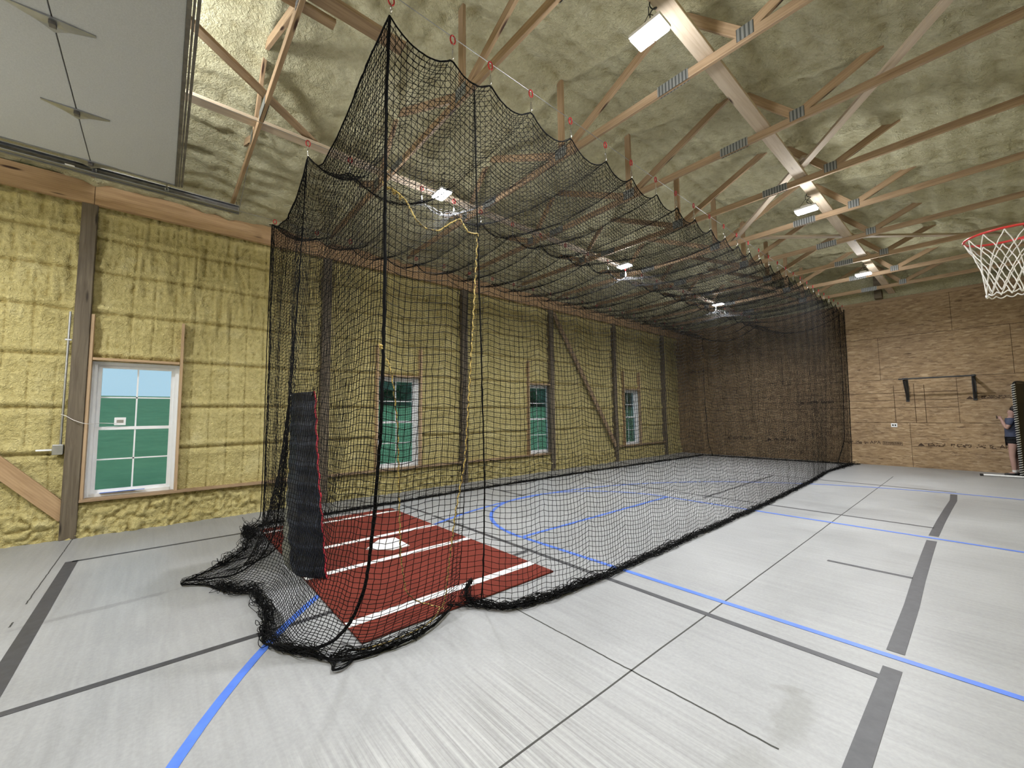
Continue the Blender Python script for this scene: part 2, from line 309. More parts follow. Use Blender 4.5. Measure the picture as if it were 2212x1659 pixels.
# ------------------------------------------------------------------ left wall: sprayed foam with window holes
WINS = [(-.72, .20), (3.30, 4.22), (7.45, 8.37), (11.85, 12.77)]; WZ0, WZ1 = .49, 2.36
def foam_h(Y, Z):
    h = fbm(Y, Z, 9, 4, 3) * .016 + fbm(Y, Z, 26, 2, 9) * .008
    for i, g in enumerate([1.12, 1.72, 2.42, 3.05, 3.62, 4.1]):
        gz = g + .03 * fbm(Y, Z * 0 + i, .8, 2, 20 + i); d = Z - gz
        h += -.034 * np.exp(-(d / .022) ** 2) + .030 * np.exp(-((d - .07) / .05) ** 2) + .012 * np.exp(-((d + .09) / .04) ** 2)
    # vertical ribs inside the bands
    ph = (Y + .02 * fbm(Y, Z, 2, 2, 40)) % .235; h += -.016 * np.exp(-((ph - .117) / .012) ** 2) * (fbm(Y * 1.3, Z * .9, .9, 2, 50) > -.25)
    # drips: vertical streaky ripple
    h += .050 * fbm(Y * 6, Z * .9, 2.2, 3, 60) * np.clip((Z - 2.4) / .8, .25, 1) * (fbm(Y, Z * 1.6, 1.6, 2, 61) > -.1)
    b = np.clip((.46 - Z) / .1, 0, 1); blob = np.abs(fbm(Y, Z, 9, 3, 70)) * .11 + .02 + .03 * np.clip((.3 - Z) / .3, 0, 1); h = h * (1 - b) + blob * b
    top = np.exp(-((Z - 4.44) / .055) ** 2); h += top * (.05 + .03 * fbm(Y, Z, 8, 3, 80))
    for p in POSTY:
        d = np.abs(Y - p) - .08; h += .025 * np.exp(-(np.clip(d, 0, 9) / .05) ** 2) * (.6 + .8 * fbm(Y, Z, 5, 3, 90))
    for a, b2 in WINS:
        d = np.maximum(np.maximum(a - .05 - Y, Y - b2 - .05), np.maximum(Z * 0 - .2, Z - 2.42)); h += .015 * np.exp(-(np.clip(d - .03, 0, 9) / .06) ** 2) * (.5 + fbm(Y, Z, 7, 3, 95))
    return h
def foam_panel(name, y0, y1, dy, z1, mat):
    n1 = int((y1 - y0) / dy) + 1; n2 = int(z1 / .02) + 1; Y, Z = np.meshgrid(np.linspace(y0, y1, n1), np.linspace(0, z1, n2), indexing='ij')
    X = XW + foam_h(Y, Z); V = np.stack([X, Y, Z], -1).reshape(-1, 3); I = np.arange(n1 * n2).reshape(n1, n2)
    Q = np.stack([I[:-1, :-1], I[1:, :-1], I[1:, 1:], I[:-1, 1:]], -1); cy = (Y[:-1, :-1] + Y[1:, 1:]) / 2; cz = (Z[:-1, :-1] + Z[1:, 1:]) / 2
    keep = np.ones(cy.shape, bool)
    for a, b in WINS: keep &= ~((cy > a) & (cy < b) & (cz > WZ0 - .0) & (cz < WZ1))
    return npmesh(name, V, Q[keep], mat)
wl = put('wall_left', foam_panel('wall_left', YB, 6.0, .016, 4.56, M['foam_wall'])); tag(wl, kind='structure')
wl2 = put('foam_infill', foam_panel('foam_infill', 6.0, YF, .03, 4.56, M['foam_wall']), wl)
# ceiling foam
n1, n2 = 260, 520; X, Y = np.meshgrid(np.linspace(XW - .05, XR + .05, n1), np.linspace(YB, YF + .05, n2), indexing='ij')
h = fbm(X, Y, 2.2, 4, 100) * .07 + fbm(X, Y, 13, 3, 110) * .016
for ty in TY: h += -.045 * np.exp(-((Y - ty) / .07) ** 2)
h += .010 * np.sin((X + .05 * fbm(X, Y, 1, 2, 120)) * 2 * math.pi / .24)
Z = roof_z(X) + h; I = np.arange(n1 * n2).reshape(n1, n2); Q = np.stack([I[:-1, :-1], I[:-1, 1:], I[1:, 1:], I[1:, :-1]], -1).reshape(-1, 4)
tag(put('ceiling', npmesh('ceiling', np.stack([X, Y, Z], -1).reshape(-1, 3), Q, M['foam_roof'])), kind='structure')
# far wall: strand board with gable
def gable(name, y, mat, thick):
    V = []; pr = [(XW - .1, 0), (XR + .05, 0), (XR + .05, 4.74), (XW - .1, 4.74)]
    for yy in (y, y + thick): V += [(a, yy, b) for a, b in pr]
    return put(name, mesh(name, V, [(0, 1, 2, 3)[::-1], (4, 5, 6, 7)] + [(i, (i + 1) % 4, (i + 1) % 4 + 4, i + 4) for i in range(4)], mat))
wf = tag(gable('wall_far', YF, M['osb'], .05), kind='structure')
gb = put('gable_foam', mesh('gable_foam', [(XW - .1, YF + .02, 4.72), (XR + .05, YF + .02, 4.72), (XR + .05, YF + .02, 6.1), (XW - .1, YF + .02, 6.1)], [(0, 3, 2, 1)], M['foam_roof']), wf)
boxes('gable_plate', [(XW, XR, YF - .03, YF + .04, 4.68, 4.77)], M['pine'], wf)
S = []
for z in (1.219, 2.438, 3.657): S.append((XW, XR, YF - .003, YF, z - .005, z + .005))
for z0, z1, xs in ((0, 1.219, (-6.24, -3.80, -1.36, 1.08)), (1.219, 2.438, (-7.74, -5.3, -2.86, -.42)), (2.438, 3.657, (-6.77, -4.33, -1.89, .55)), (3.657, 4.7, (-7.7, -5.29, -2.85, -.41))):
    for x in xs: S.append((x - .004, x + .004, YF - .003, YF, z0, z1))
for z in (1.635, 1.845, 2.055): S.append((-7.9, -.42, YF - .0025, YF, z - .006, z + .006))
for x, z1 in ((-1.635, 2.27), (-1.225, 2.29), (-1.027, 2.25), (-3.5, 2.25), (-5.1, 2.25)): S.append((x - .006, x + .006, YF - .0025, YF, 1.22, z1))
boxes('panel_seams', S, M['seam'], wf)
# printed stamps on the boards
def stampline(x0, z0, blocks):
    B = []
    for a, b, kind in blocks:
        if kind == 'tri':
            me = mesh('stamp_triangle', [(x0 + a, YF - .004, z0), (x0 + b, YF - .004, z0), (x0 + (a + b) / 2, YF - .004, z0 + .08)], [(0, 1, 2)], M['stamp']); put('stamp_triangle', me, wf)
            B.append((x0 + a - .12, x0 + b + .12, YF - .004, YF, z0 - .022, z0 - .014))
        elif kind == 'box':
            for q in ((a, b, .085, .093), (a, b, -.01, -.002), (a, a + .008, -.01, .093), (b - .008, b, -.01, .093)): B.append((x0 + q[0], x0 + q[1], YF - .004, YF, z0 + q[2], z0 + q[3]))
            for r in range(3):
                x = a + .02
                while x < b - .04:
                    w = random.uniform(.02, .05); B.append((x0 + x, x0 + x + w, YF - .004, YF, z0 + .01 + r * .026, z0 + .024 + r * .026)); x += w + .008
        else:
            for r in range(4):
                x = a
                while x < b - .01:
                    w = random.uniform(.012, .05)
                    if random.random() < .7: B.append((x0 + x, x0 + min(x + w, b), YF - .004, YF, z0 + r * .022, z0 + .016 + r * .022))
                    x += w + .006
    boxes('printed_stamp', B, M['stamp'], wf)
def apa(x, z, s=.13):
    cu = bpy.data.curves.new('stamp_letters', 'FONT'); cu.body = 'APA'; cu.size = s; cu.extrude = .001; o = bpy.data.objects.new('tmp', cu); C.objects.link(o)
    dg = bpy.context.evaluated_depsgraph_get(); me = bpy.data.meshes.new_from_object(o.evaluated_get(dg)); bpy.data.objects.remove(o); me.materials.clear(); me.materials.append(M['stamp'])
    put('stamp_letters', me, wf, Matrix.Translation((x, YF - .004, z)) @ Matrix.Rotation(math.pi / 2, 4, 'X'))
stampline(-2.75, .59, [(0, .14, 't'), (.2, .34, 't'), (.40, .50, 't'), (.80, 1.21, 'box')]); apa(-2.23, .60)
stampline(-1.24, .59, [(.0, .14, 'tri'), (.20, .52, 't'), (.62, .98, 't'), (1.06, 1.22, 't'), (1.28, 1.38, 't'), (1.72, 2.1, 'box')]); apa(.20, .60)
stampline(-.28, 1.83, [(0, .14, 'tri'), (.26, .80, 't'), (.84, .98, 't')])
for x0 in (-6.2, -4.9, -3.9): stampline(x0, .60 if x0 < -4 else 1.80, [(0, .14, 'tri'), (.2, .5, 't'), (.58, .9, 't')])
stampline(-7.7, 3.1, [(0, .5, 't'), (.55, .8, 't')])
# right and rear walls (behind / beside the camera)
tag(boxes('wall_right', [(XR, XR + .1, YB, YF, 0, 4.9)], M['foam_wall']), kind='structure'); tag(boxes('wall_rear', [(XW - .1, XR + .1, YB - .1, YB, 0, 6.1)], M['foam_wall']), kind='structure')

# ------------------------------------------------------------------ posts, header beams, ledges
ords = ['first', 'second', 'third', 'fourth', 'fifth', 'sixth', 'seventh', 'eighth', 'ninth', 'tenth', 'eleventh', 'twelfth', 'thirteenth']
plab = ['weathered timber post at the left, beside the nearest window and metal conduit', 'dark timber post behind the left front of the net, nearest one inside the cage view',
        'dark timber post right of the second window, seen through the net', 'dark timber post right of the third window, top of the diagonal brace', 'dark timber post left of the farthest window, foot of the diagonal brace', 'last dark timber post beside the far wood wall']
for y, l in zip(POSTY, plab): tag(lumber('timber_post', (-7.93, y, 0), (-7.93, y, 4.52), .15, .155, M['treated'], up=(1, 0, 0), bev=.006), l, 'post', 'wall posts')
for (a, b), l in zip([(YB, -.80), (-.795, 5.36), (5.365, 11.3), (11.305, YF)], ['knotty header beam at the upper left, left of the post joint', 'long header beam from the left post into the net, above the nearest window', 'header beam behind the net above the third window', 'header beam behind the net reaching the far wood wall']):
    tag(lumber('header_beam', (-7.86, a, 4.665), (-7.86, b, 4.665), .31, .07, M['beam']), l, 'beam', 'header beams on the posts')
k = 0
for a, b in ((YB, -.92), (-.76, 2.2), (2.36, 5.28), (5.44, 8.23), (11.4, 14.37)):
    k += 1
    if a == YB: continue
    o = lumber('trim_%d' % k, (-7.94, a, .475), (-7.94, b, .475), .038, .16, M['pine']); tag(o, kind='structure')
tag(lumber('wall_brace', (-7.915, -1.75, 1.31), (-7.915, -.86, .30), .19, .045, M['beam'], up=(0, .7, .7)), 'rough diagonal board let into the foam at the lower left edge', 'brace')
tag(lumber('wall_brace', (-7.88, 8.40, 4.45), (-7.88, 11.28, .50), .14, .04, M['pine'], up=(0, .7, .7)), 'long diagonal board between the posts left of the farthest window', 'brace')

# ------------------------------------------------------------------ windows
for k, (a, b) in enumerate(WINS):
    w = thing('window_%d' % (k + 1), None, None, (XW, (a + b) / 2, WZ0), kind='structure')
    X0 = XW - .14
    boxes('window_frame', [(X0 - .03, X0 + .09, a, a + .045, WZ0, WZ1), (X0 - .03, X0 + .09, b - .045, b, WZ0, WZ1), (X0 - .03, X0 + .09, a + .045, b - .045, WZ1 - .045, WZ1), (X0 - .03, X0 + .10, a + .045, b - .045, WZ0, WZ0 + .05)], M['white'], w)
    # reveal lining
    boxes('reveal', [(X0 + .09, XW + .01, a - .012, a + .002, WZ0, WZ1), (X0 + .09, XW + .01, b - .002, b + .012, WZ0, WZ1), (X0 + .09, XW + .01, a, b, WZ1 - .002, WZ1 + .012)], M['white'], w)
    zm = (WZ0 + WZ1) / 2 + .0
    for nm, z0, z1, xo in (('lower_sash', WZ0 + .05, zm + .02, X0 + .03), ('upper_sash', zm - .02, WZ1 - .045, X0)):
        a2, b2 = a + .045, b - .045; fr = .042
        s = boxes(nm, [(xo, xo + .03, a2, a2 + fr, z0, z1), (xo, xo + .03, b2 - fr, b2, z0, z1), (xo, xo + .03, a2 + fr, b2 - fr, z0, z0 + fr), (xo, xo + .03, a2 + fr, b2 - fr, z1 - fr, z1)], M['white'], w)
        mu = boxes('muntin', [(xo + .010, xo + .018, (a2 + b2) / 2 - .009, (a2 + b2) / 2 + .009, z0 + fr, z1 - fr), (xo + .010, xo + .018, a2 + fr, b2 - fr, (z0 + z1) / 2 - .009, (z0 + z1) / 2 + .009)], M['white'], w)
        boxes('pane', [(xo + .006, xo + .008, a2 + fr, b2 - fr, z0 + fr, z1 - fr)], M['glass'], w)
    jt = 2.99
    lumber('jamb_board', (XW + .045, a - .022, WZ0), (XW + .045, a - .022, jt), .12, .036, M['jamb'], w, up=(1, 0, 0))
    lumber('jamb_board', (XW + .045, b + .022, WZ0), (XW + .045, b + .022, jt), .12, .036, M['jamb'], w, up=(1, 0, 0))
    lumber('head_board', (XW + .045, a, WZ1 + .018), (XW + .045, b, WZ1 + .018), .036, .12, M['jamb'], w)
# blue tape left on the nearest sill
tag(boxes('masking_strip', [(-8.02, -7.97, -.58, -.22, .541, .546), (-8.0, -7.96, -.40, -.12, .546, .550)], M['tape_blue']), 'crumpled strip of pale blue tape on the nearest window sill', 'tape')
# conduit with junction box, wire and hanging plate
cd = thing('conduit', 'grey metal conduit running down the left post into a small box', 'conduit', (-7.95, -.985, 1.2))
tubeset('pipe', [(resample([(-7.885, -.955, 2.99), (-7.885, -.96, 1.22)], 12)[None], .013)], M['steel'], cd, 10)
boxes('junction_box', [(-7.93, -7.86, -1.03, -.93, 1.10, 1.23)], M['steel'], cd, .006); boxes('cord_stub', [(-7.90, -7.88, -1.17, -1.03, 1.155, 1.175)], M['white'], cd); boxes('clamp', [(-7.91, -7.868, -.985, -.925, 2.60, 2.62)], M['steel'], cd)
tag(rope('loose_wire', [(-7.87, -.97, 1.62), (-7.84, -.92, 1.60), (-7.82, -.86, 1.55), (-7.80, -.76, 1.50), (-7.84, -.70, 1.49), (-8.0, -.62, 1.50), (-8.01, -.45, 1.49)], .004, M['white_cord'], n=40), 'thin white wire strung from the left conduit across the post to the window', 'wire')
cp = thing('outlet_plate', 'white cover plate leaning on the meeting rail of the nearest window', 'plate', (-8.0, -.42, 1.47)); boxes('plate', [(-8.045, -8.035, -.48, -.36, 1.465, 1.575)], M['white'], cp, .003); boxes('socket', [(-8.035, -8.032, -.455, -.385, 1.50, 1.54)], M['steel'], cp)
ob = thing('wall_outlet', 'white electrical outlet on the far wood wall below the grid lines', 'outlet', (-1.68, YF, 1.13)); boxes('cover', [(-1.745, -1.615, YF - .012, YF, 1.09, 1.20)], M['white'], ob, .003); boxes('socket', [(-1.72, -1.69, YF - .015, YF - .011, 1.12, 1.17), (-1.67, -1.64, YF - .015, YF - .011, 1.12, 1.17)], M['black'], ob)

# ------------------------------------------------------------------ roof trusses
def truss(loc_y, label):
    r = thing('roof_truss', label, 'truss', (RIDGE, loc_y, 4.80), 'roof trusses'); y = loc_y
    lumber('bottom_chord', (-7.86, y, 4.845), (XR, y, 4.845), .089, .038, M['pine'], r)
    def web(x0, z0, x1, z1, w=.089): lumber('web', (x0, y, z0), (x1, y, z1), w, .038, M['pine'], r, up=(0, 0, 1) if abs(x1 - x0) > .01 else (1, 0, 0))
    web(RIDGE, 4.89, RIDGE, 5.93)
    for s in (1, -1):
        m = lambda d: RIDGE + s * d
        web(m(.10), 4.90, m(1.62), 5.62); web(m(1.52), 5.58, m(2.13), 4.91); web(m(2.22), 4.91, m(3.10), 5.30)
        for yy in (-.0215, .0215):
            boxes('gusset_plate', [(m(1.50) - .16, m(1.50) + .16, y + yy - .0015, y + yy + .0015, 4.795, 4.90)], M['plate'], r)
            boxes('gusset_plate', [(m(2.17) - .07, m(2.17) + .07, y + yy - .0015, y + yy + .0015, 4.83, 4.95)], M['plate'], r)
    for yy in (-.0215, .0215): boxes('gusset_plate', [(RIDGE - .09, RIDGE + .09, y + yy - .0015, y + yy + .0015, 4.82, 4.96)], M['plate'], r)
    return r
tl = ['pale wooden roof truss behind the camera, over the open overhead door'] * 2 + ['wooden roof truss hidden above the open overhead door', 'wooden roof truss just beyond the open overhead door end, carrying the door track hanger', 'wooden roof truss over the front of the cage, right of its highest corner'] + \
     ['wooden roof truss, %s one crossing the bright light and ceiling at the top right' % o for o in ('first',)] + ['%s wooden roof truss counted from the brightest light towards the far wall' % o for o in ords[1:8]]
tr0 = truss(TY[0], tl[0])
for ty, l in list(zip(TY, tl))[1:]: dup(tr0, (RIDGE, ty, 4.80), l, 'roof trusses')
TYm = [t_ for t_ in TY]
tag(lumber('ridge_stringer', (-3.27, 1.55, 4.91), (-3.27, YB, 4.91), .038, .14, M['pine'], None), 'flat board lying over the trusses at the top beside the cage corner', 'brace')
tag(lumber('ridge_stringer', (-3.43, 1.0, 4.905), (-3.43, YB, 4.905), .038, .09, M['pine'], None), 'short flat board with a blunt end at the top beside the longer one', 'brace')
tag(lumber('long_brace', (-1.50, .4, 4.91), (-1.50, YF, 4.91), .038, .145, M['pine_pale'], None), 'long pale board lying over the trusses past the three right-hand lights', 'brace')
tag(lumber('long_brace', (-5.22, -2, 4.91), (-5.22, YF, 4.91), .038, .14, M['pine_pale'], None), 'long pale board lying over the trusses above the middle of the cage', 'brace')
tag(lumber('diagonal_brace', (.62, 4.05, 4.95), (-1.55, 6.75, 4.95), .038, .089, M['pine_pale'], None), 'pale slanting board crossing the trusses at the upper right', 'brace')
tag(lumber('diagonal_brace', (-1.35, 6.45, 4.99), (-3.2, 8.75, 4.99), .038, .089, M['pine_pale'], None), 'pale slanting board continuing towards the net beyond the second right light', 'brace')
tag(lumber('diagonal_brace', (-2.75, 8.75, 5.0), (.85, 12.85, 5.0), .038, .089, M['pine_pale'], None), 'slanting board seen level across the trusses left of the basketball hoop', 'brace')
tag(lumber('diagonal_brace', (-4.22, .0, 4.97), (-5.3, 1.38, 4.97), .038, .089, M['pine'], None), 'slanting board between the overhead door and the cage, ending near the middle hook', 'brace')
tag(boxes('dark_block', [(-1.86, -1.70, YF - .25, YF - .02, 5.15, 5.42), (-1.86, -1.70, YF - .25, YF - .02, 4.78, 5.02)], M['treated']), 'pair of dark timber blocks high on the far wall under the roof', 'block')

# ------------------------------------------------------------------ overhead door, open, with track
dr = thing('door_1', None, None, (-5.0, -1.5, 4.66), kind='structure')
DX0, DX1 = -6.86, -1.5
boxes('door_section', [(DX0, DX1, -.752, .03, 4.66, 4.71)], M['door'], dr, .004); boxes('door_section', [(DX0, DX1, -1.53, -.760, 4.66, 4.71)], M['door'], dr, .004); boxes('door_section', [(DX0, DX1, -2.31, -1.538, 4.66, 4.71)], M['door'], dr, .004); boxes('door_section', [(DX0, DX1, -3.09, -2.318, 4.66, 4.71)], M['door'], dr, .004)
boxes('bottom_seal', [(DX0 - .02, DX1, .03, .06, 4.645, 4.715), (DX0 - .02, DX1, .066, .082, 4.65, 4.70), (DX0 - .02, DX1, .09, .112, 4.655, 4.71)], M['door_edge'], dr)
boxes('seam_light_block', [(DX0, DX1, q - .03, q + .03, 4.706, 4.716) for q in (-.756, -1.534, -2.314)] + [(DX0, DX1, q - .0045, q + .0045, 4.675, 4.706) for q in (-.756, -1.534, -2.314)], M['door_edge'], dr)  # strips added to stop light leaking through the door seams from above
boxes('end_stile', [(DX0 - .03, DX0 + .0, -3.1, .03, 4.65, 4.715)], M['steel'], dr)
for x in (-3.3, -4.53, -5.77, -6.86):
    V = [(x + .012, -.756 - .24, 4.652), (x + .02, -.756, 4.645), (x + .012, -.756 + .24, 4.652), (x - .012, -.756 + .24, 4.652), (x - .06, -.756 + .09, 4.64), (x - .12, -.756, 4.63), (x - .06, -.756 - .09, 4.64), (x - .012, -.756 - .24, 4.652)]
    V = V[::-1]
    hg = put('hinge', mesh('hinge', V + [(a, b, c + .014) for a, b, c in V], [tuple(range(8))[::-1], tuple(range(8, 16))] + [(i, (i + 1) % 8, (i + 1) % 8 + 8, i + 8) for i in range(8)], M['steel']), dr)
    boxes('hinge_pin', [(x - .05, x + .0, -.775, -.735, 4.615, 4.645)], M['door_edge'], hg)
tk = thing('door_track', 'galvanised overhead door track hung at the left above the header beam', 'track', (-7.15, -1.5, 4.7))
boxes('rail', [(-7.12, -7.09, YB, .77, 4.62, 4.69), (-7.12, -7.05, YB, .77, 4.690, 4.700), (-7.12, -7.05, YB, .77, 4.61, 4.62)], M['steel'], tk); boxes('angle', [(-7.16, -7.122, YB, .78, 4.60, 4.64)], M['steel'], tk); boxes('slot_shadow', [(-7.089, -7.087, YB, .76, 4.64, 4.67)], M['door_edge'], tk); boxes('sticker', [(-7.03, -6.99, -.98, -.90, 4.606, 4.609)], M['white'], tk)
lumber('hanger_angle', (-7.0, .765, 4.60), (-5.75, .765, 5.20), .035, .004, M['steel'], tk); lumber('hanger_strap', (-7.08, .76, 4.62), (-7.3, .76, 4.85), .03, .004, M['steel'], tk)
for y in (-.74, -.05): boxes('roller', [(-7.09, -6.88, y - .008, y + .008, 4.645, 4.661), (-7.085, -7.06, y - .022, y + .022, 4.632, 4.676)], M['steel'], tk)

# ------------------------------------------------------------------ lights
def light_fixture(x, y, label, z=4.63):
    r = thing('high_bay_light', label, 'light', (x, y, z), 'LED high bay lights')
    boxes('housing', [(x - .14, x + .14, y - .09, y + .09, z + .02, z + .05), (x - .06, x + .06, y - .06, y + .06, z + .05, z + .08)], M['white'], r, .004)
    boxes('lens', [(x - .13, x - .006, y - .08, y + .08, z, z + .02), (x + .006, x + .13, y - .08, y + .08, z, z + .02)], M['lens'], r)
    P = [resample([(x + sx_ * .10, y, z + .05), (x + sx_ * .04, y, z + .15), (x, y, z + .19)], 6) for sx_ in (-1, 1)]
    tubeset('hanging_wire', [(np.array(P), .003), (resample([(x, y, z + .18), (x, y, 4.885)], 6)[None], .004)], M['black_metal'], r, 5)
    pw = [(x + .04 + .03 * math.cos(a * 3), y + .03 * math.sin(a * 3), z + .09 + .05 * a) for a in np.linspace(0, 5, 24)]; rope('power_cord', pw, .005, M['black'], r, 40)
    return r
lab = {(-1.59, 2.9): 'brightest LED high bay light near the top of the picture', (-4.78, 2.87): 'glaring LED high bay light behind the front of the net', (-1.59, 7.4): 'second right-hand LED high bay light, over the splice plates',
       (-4.75, 7.28): 'small LED high bay light seen through the net above the third window', (-1.59, 11.95): 'farthest right-hand LED high bay light, left of the basketball net', (-4.79, 12.0): 'farthest LED high bay light seen through the net', (-1.59, -1.6): 'LED high bay light behind the camera'}
for (x, y), l in lab.items():
    light_fixture(x, y, l)
def area(x, y, z, e, sx_=.4, sy=.26, rot=(0, 0, 0), col=(.97, .985, 1), name='lamp'):
    L = bpy.data.lights.new(name, 'AREA'); L.shape = 'RECTANGLE'; L.size = sx_; L.size_y = sy; L.energy = e; L.color = col; o = link(bpy.data.objects.new(name, L)); o.location = (x, y, z); o.rotation_euler = rot; return o
def point(x, y, z, e, r=.12, col=(.97, .985, 1)):
    L = bpy.data.lights.new('lamp', 'POINT'); L.energy = e; L.color = col; L.shadow_soft_size = r; o = link(bpy.data.objects.new('lamp', L)); o.location = (x, y, z); return o
for (x, y), l in lab.items():
    area(x, y, 4.60, 132, .28, .18).data.spread = math.radians(165); point(x, y, 4.50, 40)
area(-5.4, -2.4, 4.4, 130); point(-5.6, -2.6, 2.6, 45, .5); point(-4.6, -.7, 4.98, 120)  # unseen fill lamps added to brighten the left wall and ceiling foam

# ------------------------------------------------------------------ cage net
CELL = .045; NR = .0025
cage = thing('batting_cage_net', 'big black batting cage net hung from three cables to the floor', 'net', (-4.75, 1.2, 0))
hooksR = [1.15, 1.66, 2.04, 2.52, 3.08, 3.67, 4.18, 4.74]
while hooksR[-1] < 14.9: hooksR.append(hooksR[-1] + .525)
hooksC = [1.15, 1.62, 2.58, 3.10, 3.58]
while hooksC[-1] < 14.7: hooksC.append(hooksC[-1] + .64)
hooksL = [1.22, 1.82, 2.36]
while hooksL[-1] < 14.7: hooksL.append(hooksL[-1] + .62)
def scal(y, hk, amp=.13):
    y = np.asarray(y, float); h_ = np.array(hk); i = np.clip(np.searchsorted(h_, y) - 1, 0, len(h_) - 2); t_ = np.clip((y - h_[i]) / (h_[i + 1] - h_[i]), 0, 1); w = h_[i + 1] - h_[i]
    return amp * np.clip(w / .55, .6, 1.6) * (1 - np.abs(2 * t_ - 1) ** 2.2)
def zcR(y): return np.interp(y, [1.15, 1.7, 6, 15.3], [4.47, 4.39, 4.37, 4.56])
def zcC(y): return np.interp(y, [1.15, 3, 15.3], [4.50, 4.48, 4.48])
def zcL(y): return np.interp(y, [1.15, 3, 15.3], [4.48, 4.44, 4.52])
def xR(y): return np.interp(y, [1.15, 1.7, 15.3], [-2.65, -2.60, -2.52])
XC, XL = -4.82, -6.93; xs_fold = lambda y, z: .003 * np.sin(y * 12) + .006 * fbm(y, z, 1.5, 2, 200)
def side_net(hk, zc, xt, xb, y0, y1, wav, seed, amp=.13, extra=.30):
    yy = np.linspace(y0, y1, int((y1 - y0) / CELL) + 1); ss = np.arange(0, 4.45 + extra, CELL); Y, S_ = np.meshgrid(yy, ss, indexing='ij')
    sg = scal(Y, hk, 1.); Zr = zc(Y) - S_ - sg * (amp * np.exp(-S_ / 1.0) + wav) + .006 * fbm(Y, S_, 3, 2, seed)
    zt = zc(Y); k = np.clip(1 - (Zr / zt), 0, 1); Xx = xt(Y) * (1 - k ** 1.6) + xb(Y) * k ** 1.6 + xs_fold(Y, S_) * np.clip(S_, 0, 1)
    # gather columns under the hooks
    h_ = np.array(hk); i = np.clip(np.searchsorted(h_, Y) - 1, 0, len(h_) - 2); t_ = np.clip((Y - h_[i]) / (h_[i + 1] - h_[i]), 0, 1)
    Yn = Y + .045 * np.sin(2 * math.pi * t_) * np.exp(-S_ / .5) + .012 * fbm(Y, S_, 2, 2, seed + 5)
    e = np.clip(.03 - Zr, 0, 9); on = e > 0
    Xx = np.where(on, xb(Y) + .055 * np.sin(e * 38 + 5 * fbm(Y, e, 1.3, 2, seed + 9)) + .02 * fbm(Y, e, 7, 2, seed + 3), Xx)
    Zn = np.where(on, .012 + .055 * np.abs(fbm(Y, e * 3, 5, 2, seed + 7)) * np.clip(e * 8, 0, 1), Zr); Yn = np.where(on, Yn + .03 * fbm(Y, e, 6, 2, seed + 11), Yn)
    return np.stack([Xx, Yn, Zn], -1)
def netobj(name, P, r=NR, parent=cage):
    P = P + rng.normal(0, .0022, P.shape)
    return tubeset(name, [(P, r), (np.transpose(P, (1, 0, 2)), r)], M['net'], parent, 3)
def xbR(y): return np.interp(y, [1.85, 2.0, 2.12, 2.3, 2.6, 3.3, 7.5, 11, 12.9, 14.2, 15.3], [-2.95, -2.80, -2.64, -2.55, -2.48, -2.46, -2.49, -2.58, -2.72, -2.66, -2.6])
def xbL(y): return np.interp(y, [1.2, 2, 4.7, 9, 15], [-6.90, -6.90, -7.02, -7.0, -6.75])
PR = side_net(hooksR, zcR, xR, xbR, 1.86, 15.28, .035, 300); netobj('right_side_netting', PR)
PL = side_net(hooksL, zcL, lambda y: XL + 0 * y, xbL, 1.2, 15.1, .03, 400, .12); netobj('left_side_netting', PL)
# roof
tA = np.array([0, .17, .36, .55, .72, .80, .90, 1.]); dA = np.array([0, .07, .22, .33, .39, .33, .18, 0.]); tB = np.array([0, .08, .22, .44, .70, .88, 1.]); dB = np.array([0, .14, .29, .38, .27, .11, 0.])
def roofnet(Y, Sx):
    """Sx 0 at the right cable, 1 centre, 2 left"""
    a = np.clip(Sx, 0, 1); b = np.clip(Sx - 1, 0, 1); first = Sx <= 1
    xr = xR(Y); X_ = np.where(first, xr + (XC - xr) * a, XC + (XL - XC) * b)
    zr = zcR(Y) - scal(Y, hooksR, .13); zc_ = zcC(Y) - scal(Y, hooksC, .12); zl = zcL(Y) - scal(Y, hooksL, .12)
    zlin = np.where(first, zr * (1 - a) + zc_ * a, zc_ * (1 - b) + zl * b)
    fr = np.exp(-np.clip(Y - 1.15, 0, 99) / .9); back = np.clip((Y - 12.3) / 2.8, 0, 1) ** 2
    par = np.where(first, 4 * a * (1 - a), 4 * b * (1 - b)); tab = np.where(first, np.interp(a, tA, dA), np.interp(b, tB, dB))
    sag = tab * fr + par * (1 - fr) * (.13 + .30 * back) + .03 * fbm(X_ * 1, Y, 1.6, 3, 500) * par
    return np.stack([X_, Y + 0 * X_, zlin - sag], -1)
Yg, Sg = np.meshgrid(np.linspace(1.15, 15.12, 310), np.linspace(0, 2, 100), indexing='ij'); PT = roofnet(Yg, Sg)
PT[..., 1] += .03 * fbm(PT[..., 0], PT[..., 1], 2.5, 2, 520); netobj('roof_netting', PT)
# back panel, gathered
ux = np.linspace(0, 2, 135); Yb = np.full_like(ux, 15.12); top = roofnet(Yb, ux); ss = np.arange(0, 4.6, CELL)
k = ss / 4.6; Bx = np.interp(ux, [0, 2], [-2.66, -6.62]); By = np.interp(ux, [0, 2], [15.30, 14.98])
Pk = np.zeros((len(ux), len(ss), 3)); Pk[..., 0] = top[:, None, 0] * (1 - k) + Bx[:, None] * k; Pk[..., 1] = top[:, None, 1] * (1 - k) + By[:, None] * k + .05 * np.sin(ux[:, None] * 31 + 2 * k) + .03 * fbm(ux[:, None] * 9 + 0 * k, k[None] * 2 + 0 * ux[:, None], 1, 2, 600)
Pk[..., 2] = np.maximum(top[:, None, 2] * (1 - k) + .012, .012 + .03 * np.abs(fbm(ux[:, None] * 40 + 0 * k, k[None] * 30 + 0 * ux[:, None], 1, 2, 610)) * (k > .97)); netobj('back_netting', Pk)
